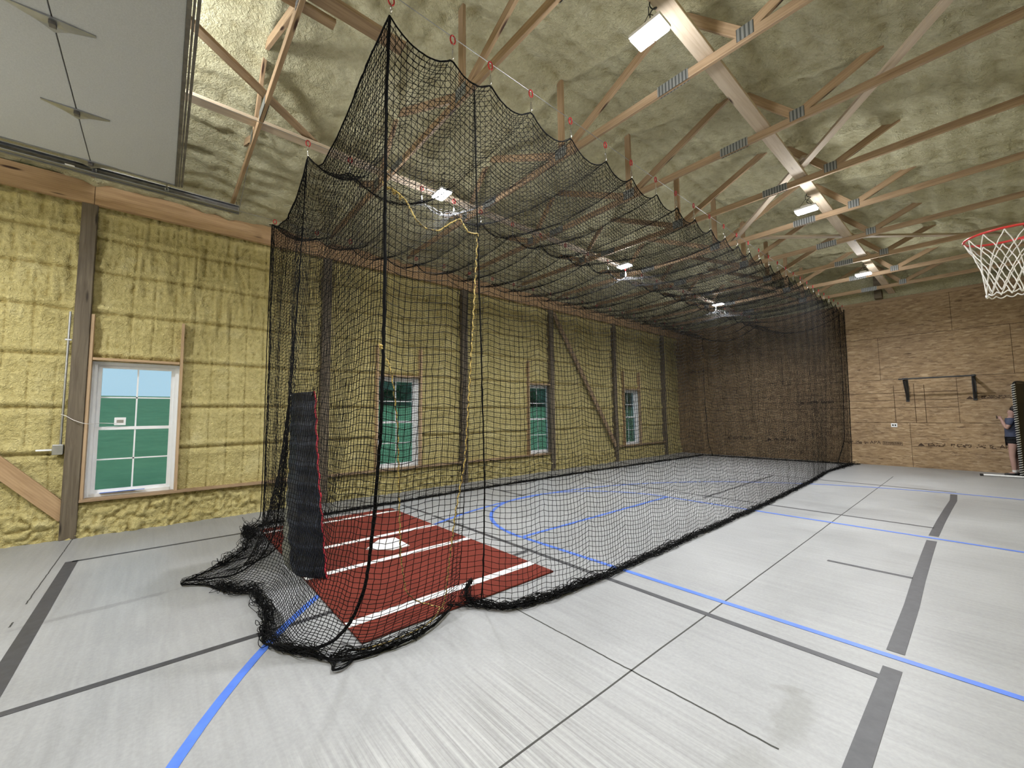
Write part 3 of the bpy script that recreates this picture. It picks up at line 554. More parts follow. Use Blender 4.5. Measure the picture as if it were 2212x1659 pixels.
# front curtain and door flap, flared out over the floor
ctl = [((-6.93, 1.18), (-6.86, 1.22)), ((-6.5, 1.15), (-6.62, 1.0)), ((-6.0, 1.15), (-5.80, .90)), ((-5.5, 1.15), (-5.30, .55)), ((-4.95, 1.15), (-5.0, .27)), ((-4.6, 1.15), (-4.68, .44)), ((-4.1, 1.15), (-4.22, .68)), ((-3.7, 1.15), (-3.80, .70)),
       ((-3.4, 1.15), (-3.45, .63)), ((-3.0, 1.15), (-3.2, .65)), ((-2.65, 1.15), (-2.92, .80)), ((-2.63, 1.35), (-2.70, .92)), ((-2.61, 1.55), (-2.68, 1.25)), ((-2.60, 1.72), (-2.70, 1.52)), ((-2.60, 1.87), (-2.90, 1.80))]
tc = np.array([c_[0] for c_ in ctl]); bc = np.array([c_[1] for c_ in ctl]); dl = np.r_[0, np.cumsum(np.linalg.norm(np.diff(tc, axis=0), axis=1))]
nu = int(dl[-1] / CELL) + 1; U = np.linspace(0, dl[-1], nu); Tx = np.interp(U, dl, tc[:, 0]); Ty = np.interp(U, dl, tc[:, 1]); Bx = np.interp(U, dl, bc[:, 0]); By = np.interp(U, dl, bc[:, 1])
for _ in range(3): Bx[1:-1] = (Bx[:-2] + 2 * Bx[1:-1] + Bx[2:]) / 4; By[1:-1] = (By[:-2] + 2 * By[1:-1] + By[2:]) / 4
isf = Tx < -2.66; Sx = np.where(Tx > XC, (Tx + 2.65) / (XC + 2.65), 1 + (Tx - XC) / (XL - XC)); rz = roofnet(np.full_like(Sx, 1.15), np.clip(Sx, 0, 2))[:, 2]
Tz = np.where(Ty <= 1.19, rz, zcR(Ty) - scal(Ty, hooksR, .13)); vv = np.linspace(0, 1, 104)[None]; g = lambda a: a[:, None]
fl_y = np.clip(By, None, 9); c0 = (1 - vv) ** 3; c1 = 3 * vv * (1 - vv) ** 2; c2 = 3 * vv ** 2 * (1 - vv); c3 = vv ** 3
mixx = lambda q: Tx * (1 - q) + Bx * q; mixy = lambda q: Ty * (1 - q) + By * q
PF = np.stack([g(Tx) * c0 + g(mixx(.12)) * c1 + g(mixx(.30)) * c2 + g(Bx) * c3, g(Ty) * c0 + g(mixy(.05)) * c1 + g(mixy(.12)) * c2 + g(By) * c3, g(Tz) * c0 + 2.35 * c1 + -.10 * c2 + .015 * c3], -1)
wv = g(np.clip((-4.7 - Tx) / .7, 0, 1)); hv = np.clip((vv - .87) / .13, 0, 1) ** .9; lv = np.clip(vv / .89, 0, 1)
alt = np.stack([g(Tx) * (1 - hv) + g(Bx) * hv + 0 * lv, g(Ty) * (1 - hv) + g(By) * hv, g(Tz) * (1 - lv) + .014], -1); PF = PF * (1 - wv[..., None]) + alt * wv[..., None]
fu, fv = np.meshgrid(U, np.linspace(0, 4.6, 104), indexing='ij')
env = np.sin(math.pi * vv) ** .7; PF[..., 1] += (.008 * np.sin(fu * 9 + .4 * fv) + .018 * fbm(fu, fv, 1.1, 3, 700)) * env; PF[..., 0] += .02 * fbm(fu, fv, 1.6, 3, 710) * env
PF[..., 2] += (.05 * fbm(fu, fv * .6, 1.4, 2, 720) + .025 * np.abs(np.sin(fu * 5.6))) * env; lowm = np.clip((fv - 3.7) / .9, 0, 1)
PF[..., 2] = np.maximum(PF[..., 2], .014 + .05 * np.abs(fbm(fu, fv, 4, 2, 730)) * lowm); netobj('front_netting', PF, .0026)
# ropes of the cage
def sc_line(y, xf, zf, hk, amp): return np.stack([xf, y, zf - scal(y, hk, amp)], 1)
yy = np.linspace(1.15, 15.25, 560)
rope('edge_rope', sc_line(yy, xR(yy), zcR(yy), hooksR, .13), .006, M['rope_black'], cage, 560, .0008, 5, False)
yy = np.linspace(1.15, 15.1, 480); rope('edge_rope', sc_line(yy, XC + 0 * yy, zcC(yy), hooksC, .12), .006, M['rope_black'], cage, 480, .0008, 5, False)
rope('edge_rope', sc_line(yy, XL + 0 * yy, zcL(yy), hooksL, .12), .006, M['rope_black'], cage, 480, .0008, 5, False)
sx_ = np.linspace(0, 2, 90); rope('edge_rope', roofnet(np.full_like(sx_, 1.15), sx_), .007, M['rope_black'], cage, 90, .0008, 5, False); rope('edge_rope', roofnet(np.full_like(sx_, 15.12), sx_), .008, M['rope_black'], cage, 90, .0008, 5, False)
cr = [(-2.65, 1.15, 4.46), (-2.685, 1.15, 3.9), (-2.688, 1.15, 3.2), (-2.675, 1.15, 2.65), (-2.68, 1.15, 2.0), (-2.71, 1.15, 1.4), (-2.82, 1.15, .756), (-2.90, 1.14, .38), (-2.99, 1.08, .12), (-3.0, .98, .03), (-2.97, .86, .025), (-3.12, .72, .03), (-3.2, .66, .03)]
rope('corner_rope', cr, .012, M['rope_black'], cage, 160, .0015, 6)
crr = [(-4.85, 1.15, 4.47), (-5.0, 1.15, 3.41), (-5.12, 1.14, 2.5), (-5.24, 1.14, 1.83), (-5.45, 1.13, .9), (-5.62, 1.12, .30), (-5.60, 1.05, .08), (-5.2, .88, .03), (-4.85, .62, .03), (-4.93, .40, .03), (-5.0, .27, .03)]
rope('centre_rope', crr, .0085, M['rope_black'], cage, 160, .0015, 6)
rope('corner_rope', [(-6.93, 1.18, 4.46), (-6.93, 1.17, 2.5), (-6.9, 1.17, 1.0), (-6.84, 1.15, .10), (-6.72, 1.0, .03)], .006, M['rope_black'], cage, 120, .001, 5)
rope('seam_rope', [(-2.60, 1.87, 4.25), (-2.57, 1.86, 3.6), (-2.55, 1.86, 3.05), (-2.56, 1.90, 2.0), (-2.62, 1.97, 1.0), (-2.72, 2.03, .3), (-2.78, 2.05, .05)], .006, M['rope_black'], cage, 120, .001, 5)
rope('seam_rope', [(-6.6, 15.0, 4.3), (-6.62, 15.0, 2.2), (-6.55, 14.98, .5), (-6.40, 14.95, .03)], .009, M['rope_black'], cage, 80, .001, 5); rope('seam_rope', [(-2.62, 15.1, 4.5), (-2.66, 15.15, 2.2), (-2.72, 15.2, .7), (-2.9, 15.1, .03)], .009, M['rope_black'], cage, 80, .001, 5); rope('corner_rope', [(-2.53, 15.2, 4.55), (-2.55, 15.25, 2.2), (-2.60, 15.3, .03)], .009, M['rope_black'], cage, 80, .001, 5)
# bunched bottom edges
def bunch(name, path, n, rad, zr, r=.0024, seglen=.018, seed=1, core=.007):
    rg = np.random.default_rng(seed); base = smoothpath(path, int(sum(np.linalg.norm(np.diff(np.asarray(path, float), axis=0), axis=1)) / seglen)); K = len(base); Ls = []
    for i in range(n):
        o = rg.normal(0, 1, (K, 3))
        for _ in range(16): o[1:-1] = (o[:-2] + o[1:-1] * 2 + o[2:]) / 4; o[0] = o[1]; o[-1] = o[-2]
        o *= 2.4; fe = np.clip(np.minimum(np.arange(K), np.arange(K)[::-1]) / 4., .25, 1)[:, None]; o *= fe
        ph = rg.uniform(0, 6.28); s = np.arange(K) * seglen; of = o * 1.2 + np.stack([np.sin(s * rg.uniform(8, 22) + ph), np.cos(s * rg.uniform(8, 22) + ph), np.sin(s * rg.uniform(6, 18) + ph * 2)], 1) * .7
        p = base + of * rad * np.array([1, 1, 0]); p[:, 2] = np.maximum(.004, base[:, 2] + np.abs(of[:, 2]) * zr); Ls.append(p)
    g_ = [(np.array(Ls), r)]
    if core: g_.append((base[None] + np.array([0, 0, .006]), core))
    return tubeset(name, g_, M['net'], cage, 4)
Bpath = [(a, b, .012) for a, b in zip(Bx, By)]
bunch('bottom_bunch', [(-6.9, 1.25, .012), (-6.75, 1.05, .012), (-6.62, .93, .02), (-6.3, .96, .03), (-6.05, .98, .03)], 22, .035, .05, seed=1)
bunch('bottom_bunch', [(-6.55, .93, .02), (-6.1, .90, .03), (-5.80, .84, .02), (-5.55, .70, .012), (-5.27, .52, .012)], 18, .032, .045, seed=2)
bunch('bottom_bunch', [(-5.4, .62, .012), (-5.2, .42, .012), (-5.06, .27, .012), (-5.0, .21, .012), (-4.93, .25, .012), (-4.85, .36, .012), (-4.7, .44, .012), (-4.5, .50, .012)], 8, .014, .018, seed=3)
bunch('bottom_bunch', [(-4.7, .47, .012), (-4.45, .55, .02), (-4.27, .70, .03), (-4.05, .68, .02), (-3.85, .70, .012), (-3.6, .66, .012), (-3.45, .63, .012)], 20, .032, .04, seed=4)
bunch('bottom_bunch', [(-3.5, .64, .012), (-3.35, .60, .012), (-3.2, .65, .012), (-3.0, .78, .012), (-2.85, .86, .012)], 18, .024, .03, seed=5)
bunch('bottom_bunch', [(-2.85, .87, .012), (-2.76, .90, .012), (-2.69, .86, .012), (-2.67, .92, .012), (-2.72, .99, .012), (-2.80, .98, .012)], 7, .006, .01, seed=6)
bunch('bottom_bunch', [(-2.82, .90, .012), (-2.76, 1.02, .012), (-2.70, 1.2, .012), (-2.69, 1.4, .012), (-2.72, 1.52, .02)], 16, .022, .03, seed=7)
bunch('bottom_bunch', [(-3.08, 2.12, .05), (-3.0, 2.05, .04), (-2.90, 2.0, .012), (-2.8, 2.02, .012), (-2.66, 2.08, .012), (-2.56, 2.2, .012), (-2.49, 2.5, .012), (-2.46, 3.2, .012)], 22, .024, .03, seed=8)
bunch('gather_knot', [(-3.12, 2.20, .06), (-3.08, 2.14, .05), (-3.03, 2.08, .04)], 20, .012, .03, seed=9)
bunch('bottom_bunch', [(xbR(y_), y_, .012) for y_ in np.linspace(2.3, 15.3, 40)], 8, .016, .03, .003, .04, seed=10, core=.010)
bunch('bottom_bunch', [(xbL(y_), y_, .012) for y_ in np.linspace(1.2, 15.0, 30)], 6, .018, .02, .003, .05, seed=11, core=.012)
bunch('bottom_bunch', [(-6.75, 15.0, .012), (-4.5, 15.15, .012), (-2.6, 15.3, .012), (-2.45, 15.5, .012)], 6, .015, .02, .003, .05, seed=12, core=.012)
bunch('bottom_bunch', [(-2.66, 13.6, .012), (-2.62, 14.2, .012), (-2.55, 14.8, .012), (-2.45, 15.45, .012)], 6, .04, .05, .003, .05, seed=13, core=0)
bunch('centre_gather', sc_line(np.linspace(1.6, 14.8, 80), XC + np.zeros(80), zcC(np.linspace(1.6, 14.8, 80)) - .03, hooksC, .12), 5, .012, .02, .0022, .03, seed=14, core=0)

# cables
def cable(lbl, x, y0, z0, y1, z1, sag=.03):
    p = [(x + (0 if not isinstance(x, tuple) else 0), y0 + (y1 - y0) * t_, z0 + (z1 - z0) * t_ - sag * 4 * t_ * (1 - t_)) for t_ in np.linspace(0, 1, 24)]
    tag(tubeset('steel_cable', [(np.array(p)[None], .0032)], M['steel'], None, 5), lbl, 'cable', 'net cables')
cable('taut steel cable along the right top edge of the cage', -2.60, YB + .1, 4.60, YF - .05, 4.70, .05); cable('taut steel cable over the middle of the cage', XC, YB + .1, 4.70, YF - .05, 4.68, .03); cable('taut steel cable along the wall side of the cage', XL, YB + .1, 4.56, YF - .05, 4.64, .02)
# snap hooks
def hook(x, y, zt, zb, label, group):
    r = thing('snap_hook', label, 'hook', (x, y, zb), group); L = max(.06, zt - zb)
    a = np.linspace(0, 2 * math.pi, 13); ring = np.stack([x + .002 * np.cos(a), y + .023 * np.sin(a), zt - .022 + .034 * np.cos(a)], 1)
    tubeset('red_ring', [(ring[None], .0062)], M['red'], r, 6)
    b = np.linspace(0, 2 * math.pi, 13); lp = np.stack([x + .010 * np.sin(b), y + 0 * b, zb + (L - .04) / 2 * (1 - np.cos(b)) * .55], 1)
    tubeset('silver_snap', [(lp[None], .0045), (resample([(x, y, zb + L * .45), (x, y, zt - .035)], 4)[None], .0045)], M['chrome'], r, 6); return r
def cz(y, z0, z1, sag): t_ = (y - YB) / (YF - YB); return z0 + (z1 - z0) * t_ - sag * 4 * t_ * (1 - t_)
def row(hk, xf, zc, cab, label, group):
    first = None
    for y in hk:
        x = float(xf(y)); zb = float(zc(y)); zt = cz(y, *cab)
        hook(x if abs(x + 2.6) > .2 else (x * .5 - 1.30), y, zt, zb, label, group)
row(hooksR[1:], xR, zcR, (4.60, 4.70, .05), 'red and silver snap hook on the right-hand cage cable', 'snap hooks on the right cable')
row(hooksR[:1], xR, zcR, (4.60, 4.70, .05), 'silver snap hook holding the highest front corner of the net', 'snap hook at the front corner')
row(hooksC, lambda y: XC, zcC, (4.70, 4.68, .03), 'red and silver snap hook on the middle cage cable', 'snap hooks on the middle cable')
row(hooksL, lambda y: XL, zcL, (4.56, 4.64, .02), 'small snap hook on the wall-side cage cable', 'snap hooks on the wall side cable')

# yellow ropes
yr = [(-2.70, 1.14, 3.20), (-2.66, 1.22, 3.17), (-2.62, 1.28, 3.10), (-2.60, 1.34, 2.98), (-2.60, 1.42, 2.93), (-2.58, 1.52, 2.93), (-2.57, 1.62, 3.02), (-2.56, 1.70, 3.08), (-2.55, 1.77, 2.98), (-2.55, 1.86, 3.00)]
o = thing('yellow_rope', 'yellow rope tied across the net doorway beside the glaring light', 'rope', (-2.6, 1.5, 3.0)); rope('cord', yr, .0055, M['rope_yellow'], o, 90, .001); kn = [(-2.70 + .02 * math.sin(i * 1.3), 1.14 + .012 * i * .9, 3.21 - .004 * i + .015 * math.cos(i * 1.3)) for i in range(14)]; rope('knot', kn, .008, M['rope_yellow'], o, 40, .002)
def spiral(path, n, rad, turns): 
    p = smoothpath(path, n); a = np.linspace(0, turns * 2 * math.pi, n); rad *= .6; p[:, 0] += rad * np.cos(a); p[:, 1] += rad * np.sin(a); return p
o = thing('yellow_rope', 'yellow and black rope laced down the right-hand seam of the net doorway', 'rope', (-2.6, 1.8, 0))
rope('cord', spiral([(-2.55, 1.86, 3.0), (-2.55, 1.80, 2.08), (-2.56, 1.74, 1.20), (-2.62, 1.70, .85), (-2.75, 1.72, .40), (-2.86, 1.76, .12), (-2.88, 1.74, .04)], 220, .008, 36), .0048, M['rope_yellow'], o, 220, 0, 6, False)
o = thing('yellow_rope', 'yellow rope hanging from the corner rope down into a loop on the red mat', 'rope', (-2.7, 1.2, 0))
rope('cord', spiral([(-2.69, 1.14, 2.02), (-2.66, 1.20, 1.88), (-2.68, 1.26, 1.50), (-2.73, 1.30, 1.00), (-2.82, 1.36, .55), (-2.98, 1.48, .22), (-3.05, 1.60, .09), (-2.98, 1.72, .04), (-2.88, 1.76, .04)], 200, .006, 26), .0048, M['rope_yellow'], o, 200, 0, 6, False)
rope('knot', [(-2.69 + .015 * math.sin(i * 1.5), 1.14 + .015 * math.cos(i * 1.5), 2.02 + .004 * i) for i in range(10)], .008, M['rope_yellow'], o, 30, .002)
o = tag(rope('yellow_rope', [(-2.88, 1.72, .05), (-2.78, 1.62, .05), (-2.72, 1.50, .05), (-2.70, 1.35, .05), (-2.69, 1.22, .055), (-2.72, 1.10, .05), (-2.77, 1.03, .04)], .0055, M['rope_yellow'], None, 80, .001), 'bright yellow rope end lying in the bunched net on the concrete', 'rope')

# ------------------------------------------------------------------ batting mat and home plate
mt = thing('batting_mat', 'brick red turf batting mat with white lines inside the cage front', 'mat', (-4.75, 2.07, 0)); boxes('turf_base', [(-6.62, -2.88, 1.11, 3.01, .0035, .016)], M['turf'], mt, .003)
for x, w in ((-6.38, .075), (-5.18, .085), (-4.33, .085), (-3.18, .09)): boxes('white_line', [(x - w / 2, x + w / 2, 1.112, 3.0, .016, .0175)], M['turf_white'], mt)
hp = [(-4.775, 1.87), (-4.54, 2.10), (-4.56, 2.31), (-4.98, 2.32), (-5.02, 2.12)]
tag(put('home_plate', mesh('home_plate', [(a, b, .0165) for a, b in hp] + [(a, b, .024) for a, b in hp], [(4, 3, 2, 1, 0), (5, 6, 7, 8, 9)] + [(i, (i + 1) % 5, (i + 1) % 5 + 5, i + 5) for i in range(5)], M['turf_white'])), 'white five-sided home plate on the red mat between the two middle lines', 'plate')

# ------------------------------------------------------------------ hanging vinyl backstop pad
def padcurve(zf):
    """cross-section points at height fraction 0 bottom..1 top"""
    bot = np.array([(-5.60, 1.30), (-5.30, 1.13), (-4.9, 1.06), (-4.46, 1.07), (-4.30, 1.16), (-4.18, 1.27)]); topc = np.array([(-5.25, 1.22), (-5.1, 1.14), (-4.99, 1.10), (-4.85, 1.13), (-4.70, 1.18), (-4.56, 1.23)])
    return bot * (1 - zf) + topc * zf
nz_, nu_ = 90, 40; PV = []
for i in range(nz_):
    zf = i / (nz_ - 1); c_ = padcurve(zf ** .9); q = resample(np.c_[c_, np.zeros(6)], nu_)
    for j in range(nu_):
        cre = .016 * abs(math.sin(zf * math.pi * 9.5 + .15 * math.sin(j * .2))) + .006 * math.sin(j * .12 + zf * 5); PV.append((q[j, 0], q[j, 1] - cre, .018 + 1.79 * zf + (0 if j > nu_ * .45 else -.0) + .015 * (j / nu_) * zf))
I = np.arange(nz_ * nu_).reshape(nz_, nu_); Q = np.stack([I[:-1, :-1], I[:-1, 1:], I[1:, 1:], I[1:, :-1]], -1).reshape(-1, 4)
pd = thing('backstop_pad', 'tall black vinyl backstop pad with red edge hanging behind the home plate', 'pad', (-4.8, 1.15, 0)); PVa = np.array(PV)
po = put('vinyl_sheet', npmesh('vinyl_sheet', PVa, Q, M['vinyl']), pd); po.data.materials.append(M['vinyl_back']); s_ = po.modifiers.new('thick', 'SOLIDIFY'); s_.thickness = .008
mi = np.zeros(len(Q), np.int32); qi = np.arange(len(Q)); mi[(qi % (nu_ - 1)) < (nu_ - 1) * (.66 - .62 * (qi // (nu_ - 1)) / nz_)] = 1; po.data.polygons.foreach_set('material_index', mi)
e1 = PVa.reshape(nz_, nu_, 3)
tubeset('red_binding', [(e1[:, -1][None], .009), (e1[:, 0][None], .009)], M['red_trim'], pd, 6)
for i, j in ((-1, nu_ - 2), (-1, 18), (0, nu_ - 2), (0, 12), (0, 24)):
    x, y, z = e1[i, j]; lathe('grommet', [(.014, 0), (.016, .004), (.010, .006)], M['chrome'], pd, (x, y - .012, z + (.02 if i == 0 else -.03)), 10).rotation_euler = (math.pi / 2, 0, 0)
x, y, z = e1[-1, nu_ - 2]; rope('hang_loop', [(x, y, z - .03), (x - .01, y, z + .03), (x, y, z + .06), (x + .01, y, z + .03), (x, y, z - .03)], .003, M['rope_black'], pd, 20)

# ------------------------------------------------------------------ basketball hoop
bh = thing('basketball_hoop', 'red basketball rim with white net at the right edge', 'hoop', (.2, 5.4, 3.05)); hx, hy, hz = .205, 5.42, 3.05
a = np.linspace(0, 2 * math.pi, 49); rim = np.stack([hx + .229 * np.cos(a), hy + .229 * np.sin(a), hz + 0 * a], 1); tubeset('rim', [(rim[None], .010)], M['rimred'], bh, 8)
boxes('rim_bracket', [(hx + .20, hx + .38, hy - .09, hy + .09, hz - .015, hz + .015), (hx + .37, hx + .39, hy - .10, hy + .10, hz - .12, hz + .03)], M['rimred'], bh, .003)
tubeset('rim_stay', [(np.array([resample([(hx + .1, hy + s * .2, hz - .012), (hx + .25, hy + s * .15, hz - .03), (hx + .38, hy + s * .08, hz - .09)], 10) for s in (1, -1)]), .008)], M['rimred'], bh, 8)
bb = boxes('backboard', [(hx + .40, hx + .44, hy - .91, hy + .91, hz - .15, hz + .92)], M['white'], bh, .01); boxes('target_square', [(hx + .397, hx + .40, hy - .3, hy + .3, hz + .10, hz + .15), (hx + .397, hx + .40, hy - .3, hy + .3, hz + .55, hz + .60), (hx + .397, hx + .40, hy - .3, hy - .25, hz + .15, hz + .55), (hx + .397, hx + .40, hy + .25, hy + .3, hz + .15, hz + .55)], M['rimred'], bb)
boxes('wall_arm', [(hx + .44, XR - .02, hy - .5, hy - .44, hz + .2, hz + .26), (hx + .44, XR - .02, hy + .44, hy + .5, hz + .2, hz + .26), (hx + .44, XR - .02, hy - .5, hy - .44, hz + .6, hz + .66), (hx + .44, XR - .02, hy + .44, hy + .5, hz + .6, hz + .66)], M['black_metal'], bh)
Ls = []; NC = 12; K = 26; tz = np.linspace(0, 1, K)
def nr_(t_): return .229 * (1 - t_) ** 1.4 * .45 + .229 * (.55 - .02 * t_) + .0 * t_
prof = np.interp(tz, [0, .25, .5, .8, 1], [.228, .175, .14, .122, .118])
for k in range(NC):
    for s in (1, -1):
        ang = 2 * math.pi * k / NC + s * tz * 2 * math.pi * 2.5 / NC; Ls.append(np.stack([hx + prof * np.cos(ang) - .01 * tz, hy + prof * np.sin(ang), hz - .012 - .48 * tz ** .92 + .004 * np.sin(tz * 40 + k)], 1))
tubeset('net_cords', [(np.array(Ls), .0042)], M['white_cord'], bh, 5)
a = np.linspace(0, 2 * math.pi, 97); lo = np.stack([hx - .01 + (.118) * np.cos(a), hy + .118 * np.sin(a), hz - .50 - .02 * np.abs(np.sin(a * NC / 2))], 1); tubeset('net_hem', [(lo[None], .005)], M['white_cord'], bh, 5)

# ------------------------------------------------------------------ pull-up bar on far wall
pu = thing('pull_up_bar', 'black wall mounted pull-up bar on the far wood wall', 'pull-up bar', (-.77, YF, 2.4))
ya = YF - .62
tubeset('bar', [(resample([(-1.46, ya, 2.40), (-.07, ya, 2.40)], 4)[None], .019)], M['black_metal'], pu, 12)
for x in (-1.36, -.12):
    lumber('bracket_arm', (x, ya - .03, 2.40), (x, YF, 2.40), .05, .045, M['black_metal'], pu); lumber('bracket_brace', (x, ya + .04, 2.37), (x, YF - .02, 1.86), .05, .04, M['black_metal'], pu); boxes('wall_plate', [(x - .035, x + .035, YF - .02, YF, 1.80, 2.46)], M['black_metal'], pu)

# ------------------------------------------------------------------ rebound screen at right edge
sp = thing('pitching_screen', 'tall black padded net screen with white lacing on metal feet at the right edge', 'screen', (.5, 14.85, 0))
p0, p1 = Vector((.475, 14.82, 0)), Vector((.70, 15.5, 0))
def sp_(z, t_): q = p0.lerp(p1, t_); return (q.x, q.y, z)
tubeset('pole', [(smoothpath([sp_(.04, 0), sp_(2.10, 0), sp_(2.19, .06), sp_(2.19, .94), sp_(2.10, 1), sp_(.04, 1)], 80)[None], .026)], M['black'], sp, 10)
za = np.linspace(.06, 2.14, 500); an = za * 2 * math.pi / .052; tubeset('white_lacing', [(np.stack([p0.x + .029 * np.cos(an), p0.y + .029 * np.sin(an), za], 1)[None], .006)], M['white_cord'], sp, 5)
put('mesh_screen', mesh('mesh_screen', [sp_(.05, .02), sp_(.05, .98), sp_(2.16, .98), sp_(2.16, .02)], [(0, 1, 2, 3)], M['black']), sp)
tubeset('foot', [(resample([(-.13, 14.74, .03), (1.05, 14.87, .03)], 4)[None], .022)], M['white'], sp, 10); tubeset('foot', [(resample([(.35, 15.46, .03), (1.15, 15.55, .03)], 4)[None], .022)], M['chrome'], sp, 10)
tubeset('foot_cap', [(resample([(-.155, 14.737, .03), (-.10, 14.743, .03)], 4)[None], .025)], M['black'], sp, 10)

# ------------------------------------------------------------------ person
def skinmesh(name, joints, edges, mat, parent, sub=2):
    me = bpy.data.meshes.new(name); me.from_pydata([j[:3] for j in joints], edges, []); me.materials.append(mat); o = put(name, me, parent); m = o.modifiers.new('skin', 'SKIN'); m.use_smooth_shade = True
    sv = me.skin_vertices[0].data
    for i, j in enumerate(joints): sv[i].radius = (j[3], j[4] if len(j) > 4 else j[3])
    sv[0].use_root = True; s = o.modifiers.new('sub', 'SUBSURF'); s.levels = sub; s.render_levels = sub
    dg = bpy.context.evaluated_depsgraph_get(); me2 = bpy.data.meshes.new_from_object(o.evaluated_get(dg)); o.modifiers.clear(); o.data = me2; o.name = name
    me2.polygons.foreach_set('use_smooth', [True] * len(me2.polygons)); return o
px, py = .39, 15.22
pr = thing('person', 'person in grey-blue shirt and black shorts holding up a phone behind the screen', 'person', (px, py, 0))
J = [(px + .01, py, .88, .10, .13), (px, py, 1.05, .085, .11), (px + .01, py, 1.22, .095, .13), (px, py, 1.35, .05, .06), (px + .03, py, 1.40, .048), (px + .045, py, 1.47, .085, .074), (px + .055, py, 1.55, .082, .074)]
Ed = [(i, i + 1) for i in range(6)]
for s in (1, -1):
    n = len(J); J += [(px + .01, py + s * .085, .80, .085), (px + .0 + s * .02, py + s * .095, .47, .055), (px + .02 + s * .03, py + s * .10, .30, .052), (px + .03 + s * .035, py + s * .10, .09, .035), (px - .09 + s * .035, py + s * .11, .035, .028)]
    Ed += [(0, n), (n, n + 1), (n + 1, n + 2), (n + 2, n + 3), (n + 3, n + 4)]
    n = len(J); J += [(px + .01, py + s * .15, 1.31, .052), (px - .06, py + s * .19, 1.10, .042), (px - .10, py + s * .12, 1.22, .036), (px - .13, py + s * .05, 1.32, .026), (px - .145, py + s * .04, 1.36, .028)]
    Ed += [(2, n), (n, n + 1), (n + 1, n + 2), (n + 2, n + 3), (n + 3, n + 4)]
    for f_ in range(4):
        m_ = len(J); J += [(px - .172, py + s * (.045 - .004 * f_), 1.34 + .018 * f_, .009), (px - .195, py + s * .012, 1.345 + .018 * f_, .008)]; Ed += [(n + 4, m_), (m_, m_ + 1)]
    m_ = len(J); J += [(px - .132, py + s * .02, 1.39, .010), (px - .155, py + s * .004, 1.40, .008)]; Ed += [(n + 4, m_), (m_, m_ + 1)]
# nose
m_ = len(J); J += [(px - .034, py, 1.485, .013)]; Ed += [(5, m_)]
skinmesh('body', J, Ed, M['skin'], pr)
skinmesh('shirt', [(px + .01, py, .86, .125, .16), (px + .01, py, .93, .125, .15), (px, py, 1.06, .105, .135), (px + .01, py, 1.22, .115, .15), (px + .005, py, 1.34, .06, .09), (px + .01, py + .16, 1.31, .066), (px - .035, py + .185, 1.18, .06), (px + .01, py - .16, 1.31, .066), (px - .035, py - .185, 1.18, .06)], [(0, 1), (1, 2), (2, 3), (3, 4), (3, 5), (5, 6), (3, 7), (7, 8)], M['shirt'], pr)
skinmesh('shorts', [(px + .01, py, .90, .115, .15), (px + .01, py + .085, .82, .105), (px + .01, py + .09, .72, .092), (px + .01, py - .085, .82, .105), (px + .01, py - .09, .72, .092)], [(0, 1), (1, 2), (0, 3), (3, 4)], M['shorts'], pr)
skinmesh('hair', [(px + .02, py, 1.61, .055, .060), (px + .075, py, 1.585, .085, .085), (px + .115, py, 1.50, .065, .082), (px + .17, py, 1.49, .032), (px + .19, py, 1.40, .03), (px + .18, py, 1.30, .014)], [(0, 1), (1, 2), (2, 3), (3, 4), (4, 5)], M['hair'], pr)
for s in (1, -1):
    boxes('eye', [(px - .030, px - .022, py + s * .028 - .010, py + s * .028 + .010, 1.505, 1.513)], M['hair'], pr)
    skinmesh('sock', [(px + .03 + s * .035, py + s * .10, .07, .042), (px + .03 + s * .035, py + s * .10, .17, .043)], [(0, 1)], M['sock'], pr)
    skinmesh('shoe', [(px + .06 + s * .035, py + s * .10, .045, .044, .042), (px - .02 + s * .035, py + s * .105, .045, .044, .04), (px - .14 + s * .035, py + s * .115, .032, .036, .030)], [(0, 1), (1, 2)], M['black'], pr)
tag(boxes('phone', [(px - .206, px - .197, py - .075, py + .075, 1.335, 1.41)], M['black'], None, .002), 'dark phone held up in the hands of the person by the screen', 'phone')

# ------------------------------------------------------------------ outside
V = []; nxo, nyo = 40, 40; Xo, Yo = np.meshgrid(np.linspace(-8.25, -160, nxo), np.linspace(-90, 260, nyo), indexing='ij'); Zo = -.3 + .077 * np.clip(-Xo - 8, 0, 60) + .3 * fbm(Xo, Yo, .03, 3, 900)
I = np.arange(nxo * nyo).reshape(nxo, nyo); Q = np.stack([I[:-1, :-1], I[:-1, 1:], I[1:, 1:], I[1:, :-1]], -1).reshape(-1, 4)
g_ = put('lawn_ground', npmesh('lawn_ground', np.stack([Xo, Yo, Zo], -1).reshape(-1, 3), Q, M['lawn'])); tag(g_, kind='structure')
bm = bmesh.new(); bmesh.ops.create_icosphere(bm, subdivisions=4, radius=1.)
for v_ in bm.verts:
    n_ = v_.co.normalized(); d_ = 1 + .18 * math.sin(n_.x * 7 + n_.y * 5) + .12 * math.sin(n_.z * 11 + n_.x * 9) + random.uniform(-.06, .06); v_.co = n_ * d_
cm = bpy.data.meshes.new('crown'); bm.to_mesh(cm); bm.free(); cm.materials.append(M['leaves'])
def gz(x): return -.3 + .077 * min(max(-x - 8, 0), 60)
def tree(x, y, s, root=None):
    r = thing('broadleaf_tree', 'dark green tree in the row outside, seen through the cage windows', 'tree', (x, y, gz(x)), 'trees outside the windows')
    lathe('trunk', [(.35, 0), (.25, 1.5), (.18, 3.5)], M['bark'], r, (x, y, gz(x) - .2), 10); o = put('crown', cm, r, Matrix.Translation((x, y, gz(x) + s * .95)) @ Matrix.Diagonal((s * .8, s, s, 1)) @ Matrix.Rotation(x + y, 4, 'Z')); return r
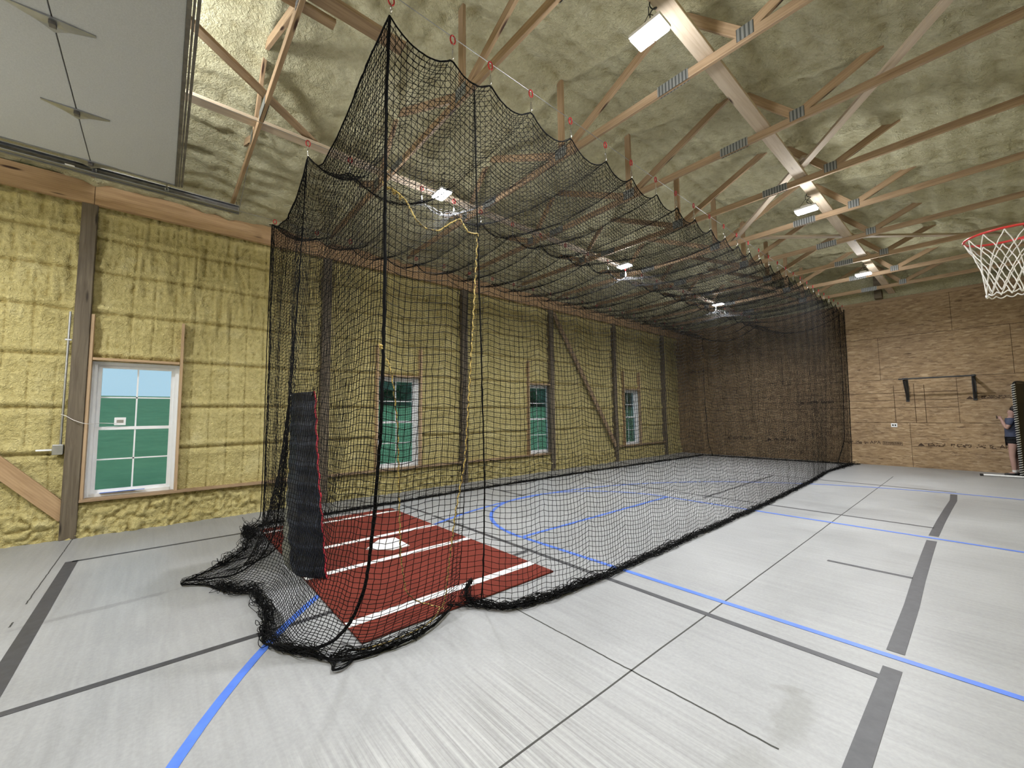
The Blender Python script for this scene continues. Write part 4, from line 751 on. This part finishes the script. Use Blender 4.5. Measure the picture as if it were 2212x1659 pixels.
for i in range(9): tree(-50, 12 + 11.6 * i, 4.7)
for i in range(9): tree(-62, 18 + 11.6 * i, 4.9)

# ------------------------------------------------------------------ world, camera
wd = bpy.data.worlds.new('World'); sc.world = wd; wd.use_nodes = True; nt = wd.node_tree; bg = nt.nodes['Background']
tc_ = nt.nodes.new('ShaderNodeTexCoord'); nz = nt.nodes.new('ShaderNodeTexNoise'); nz.inputs['Scale'].default_value = 3; nt.links.new(tc_.outputs['Generated'], nz.inputs[0])
rp = nt.nodes.new('ShaderNodeValToRGB'); rp.color_ramp.elements[0].position = .3; rp.color_ramp.elements[0].color = (.50, .60, .70, 1); rp.color_ramp.elements[1].position = .7; rp.color_ramp.elements[1].color = (.66, .74, .82, 1)
nt.links.new(nz.outputs['Fac'], rp.inputs[0]); nt.links.new(rp.outputs[0], bg.inputs[0]); bg.inputs[1].default_value = .95
F, W_, H_ = 878.74, 2212, 1659; yw, pt, rl = map(math.radians, (49.12571534, 4.2771743, -.59627203))
fwd = Vector((-math.sin(yw) * math.cos(pt), math.cos(yw) * math.cos(pt), math.sin(pt))); rt = Vector((math.cos(yw), math.sin(yw), 0)); up = rt.cross(fwd)
r2 = rt * math.cos(rl) + up * math.sin(rl); u2 = -rt * math.sin(rl) + up * math.cos(rl)
cam = bpy.data.cameras.new('camera'); co = link(bpy.data.objects.new('camera', cam)); cam.sensor_width = 36; cam.sensor_fit = 'HORIZONTAL'; cam.lens = F / W_ * 36; cam.clip_start = .05; cam.clip_end = 600
co.matrix_world = Matrix(((r2.x, u2.x, -fwd.x, 0), (r2.y, u2.y, -fwd.y, 0), (r2.z, u2.z, -fwd.z, 1.56), (0, 0, 0, 1))); sc.camera = co
sc.view_settings.view_transform = 'Standard'; sc.view_settings.look = 'None'; sc.view_settings.exposure = .2; sc.view_settings.gamma = 1.
sc.cycles.use_adaptive_sampling = True; sc.cycles.adaptive_threshold = .07; sc.cycles.adaptive_min_samples = 12; sc.cycles.max_bounces = 4; sc.cycles.diffuse_bounces = 3; sc.cycles.glossy_bounces = 1; sc.cycles.use_denoising = True; sc.cycles.transparent_max_bounces = 8; sc.cycles.sample_clamp_indirect = 4.; sc.cycles.caustics_reflective = False; sc.cycles.caustics_refractive = False
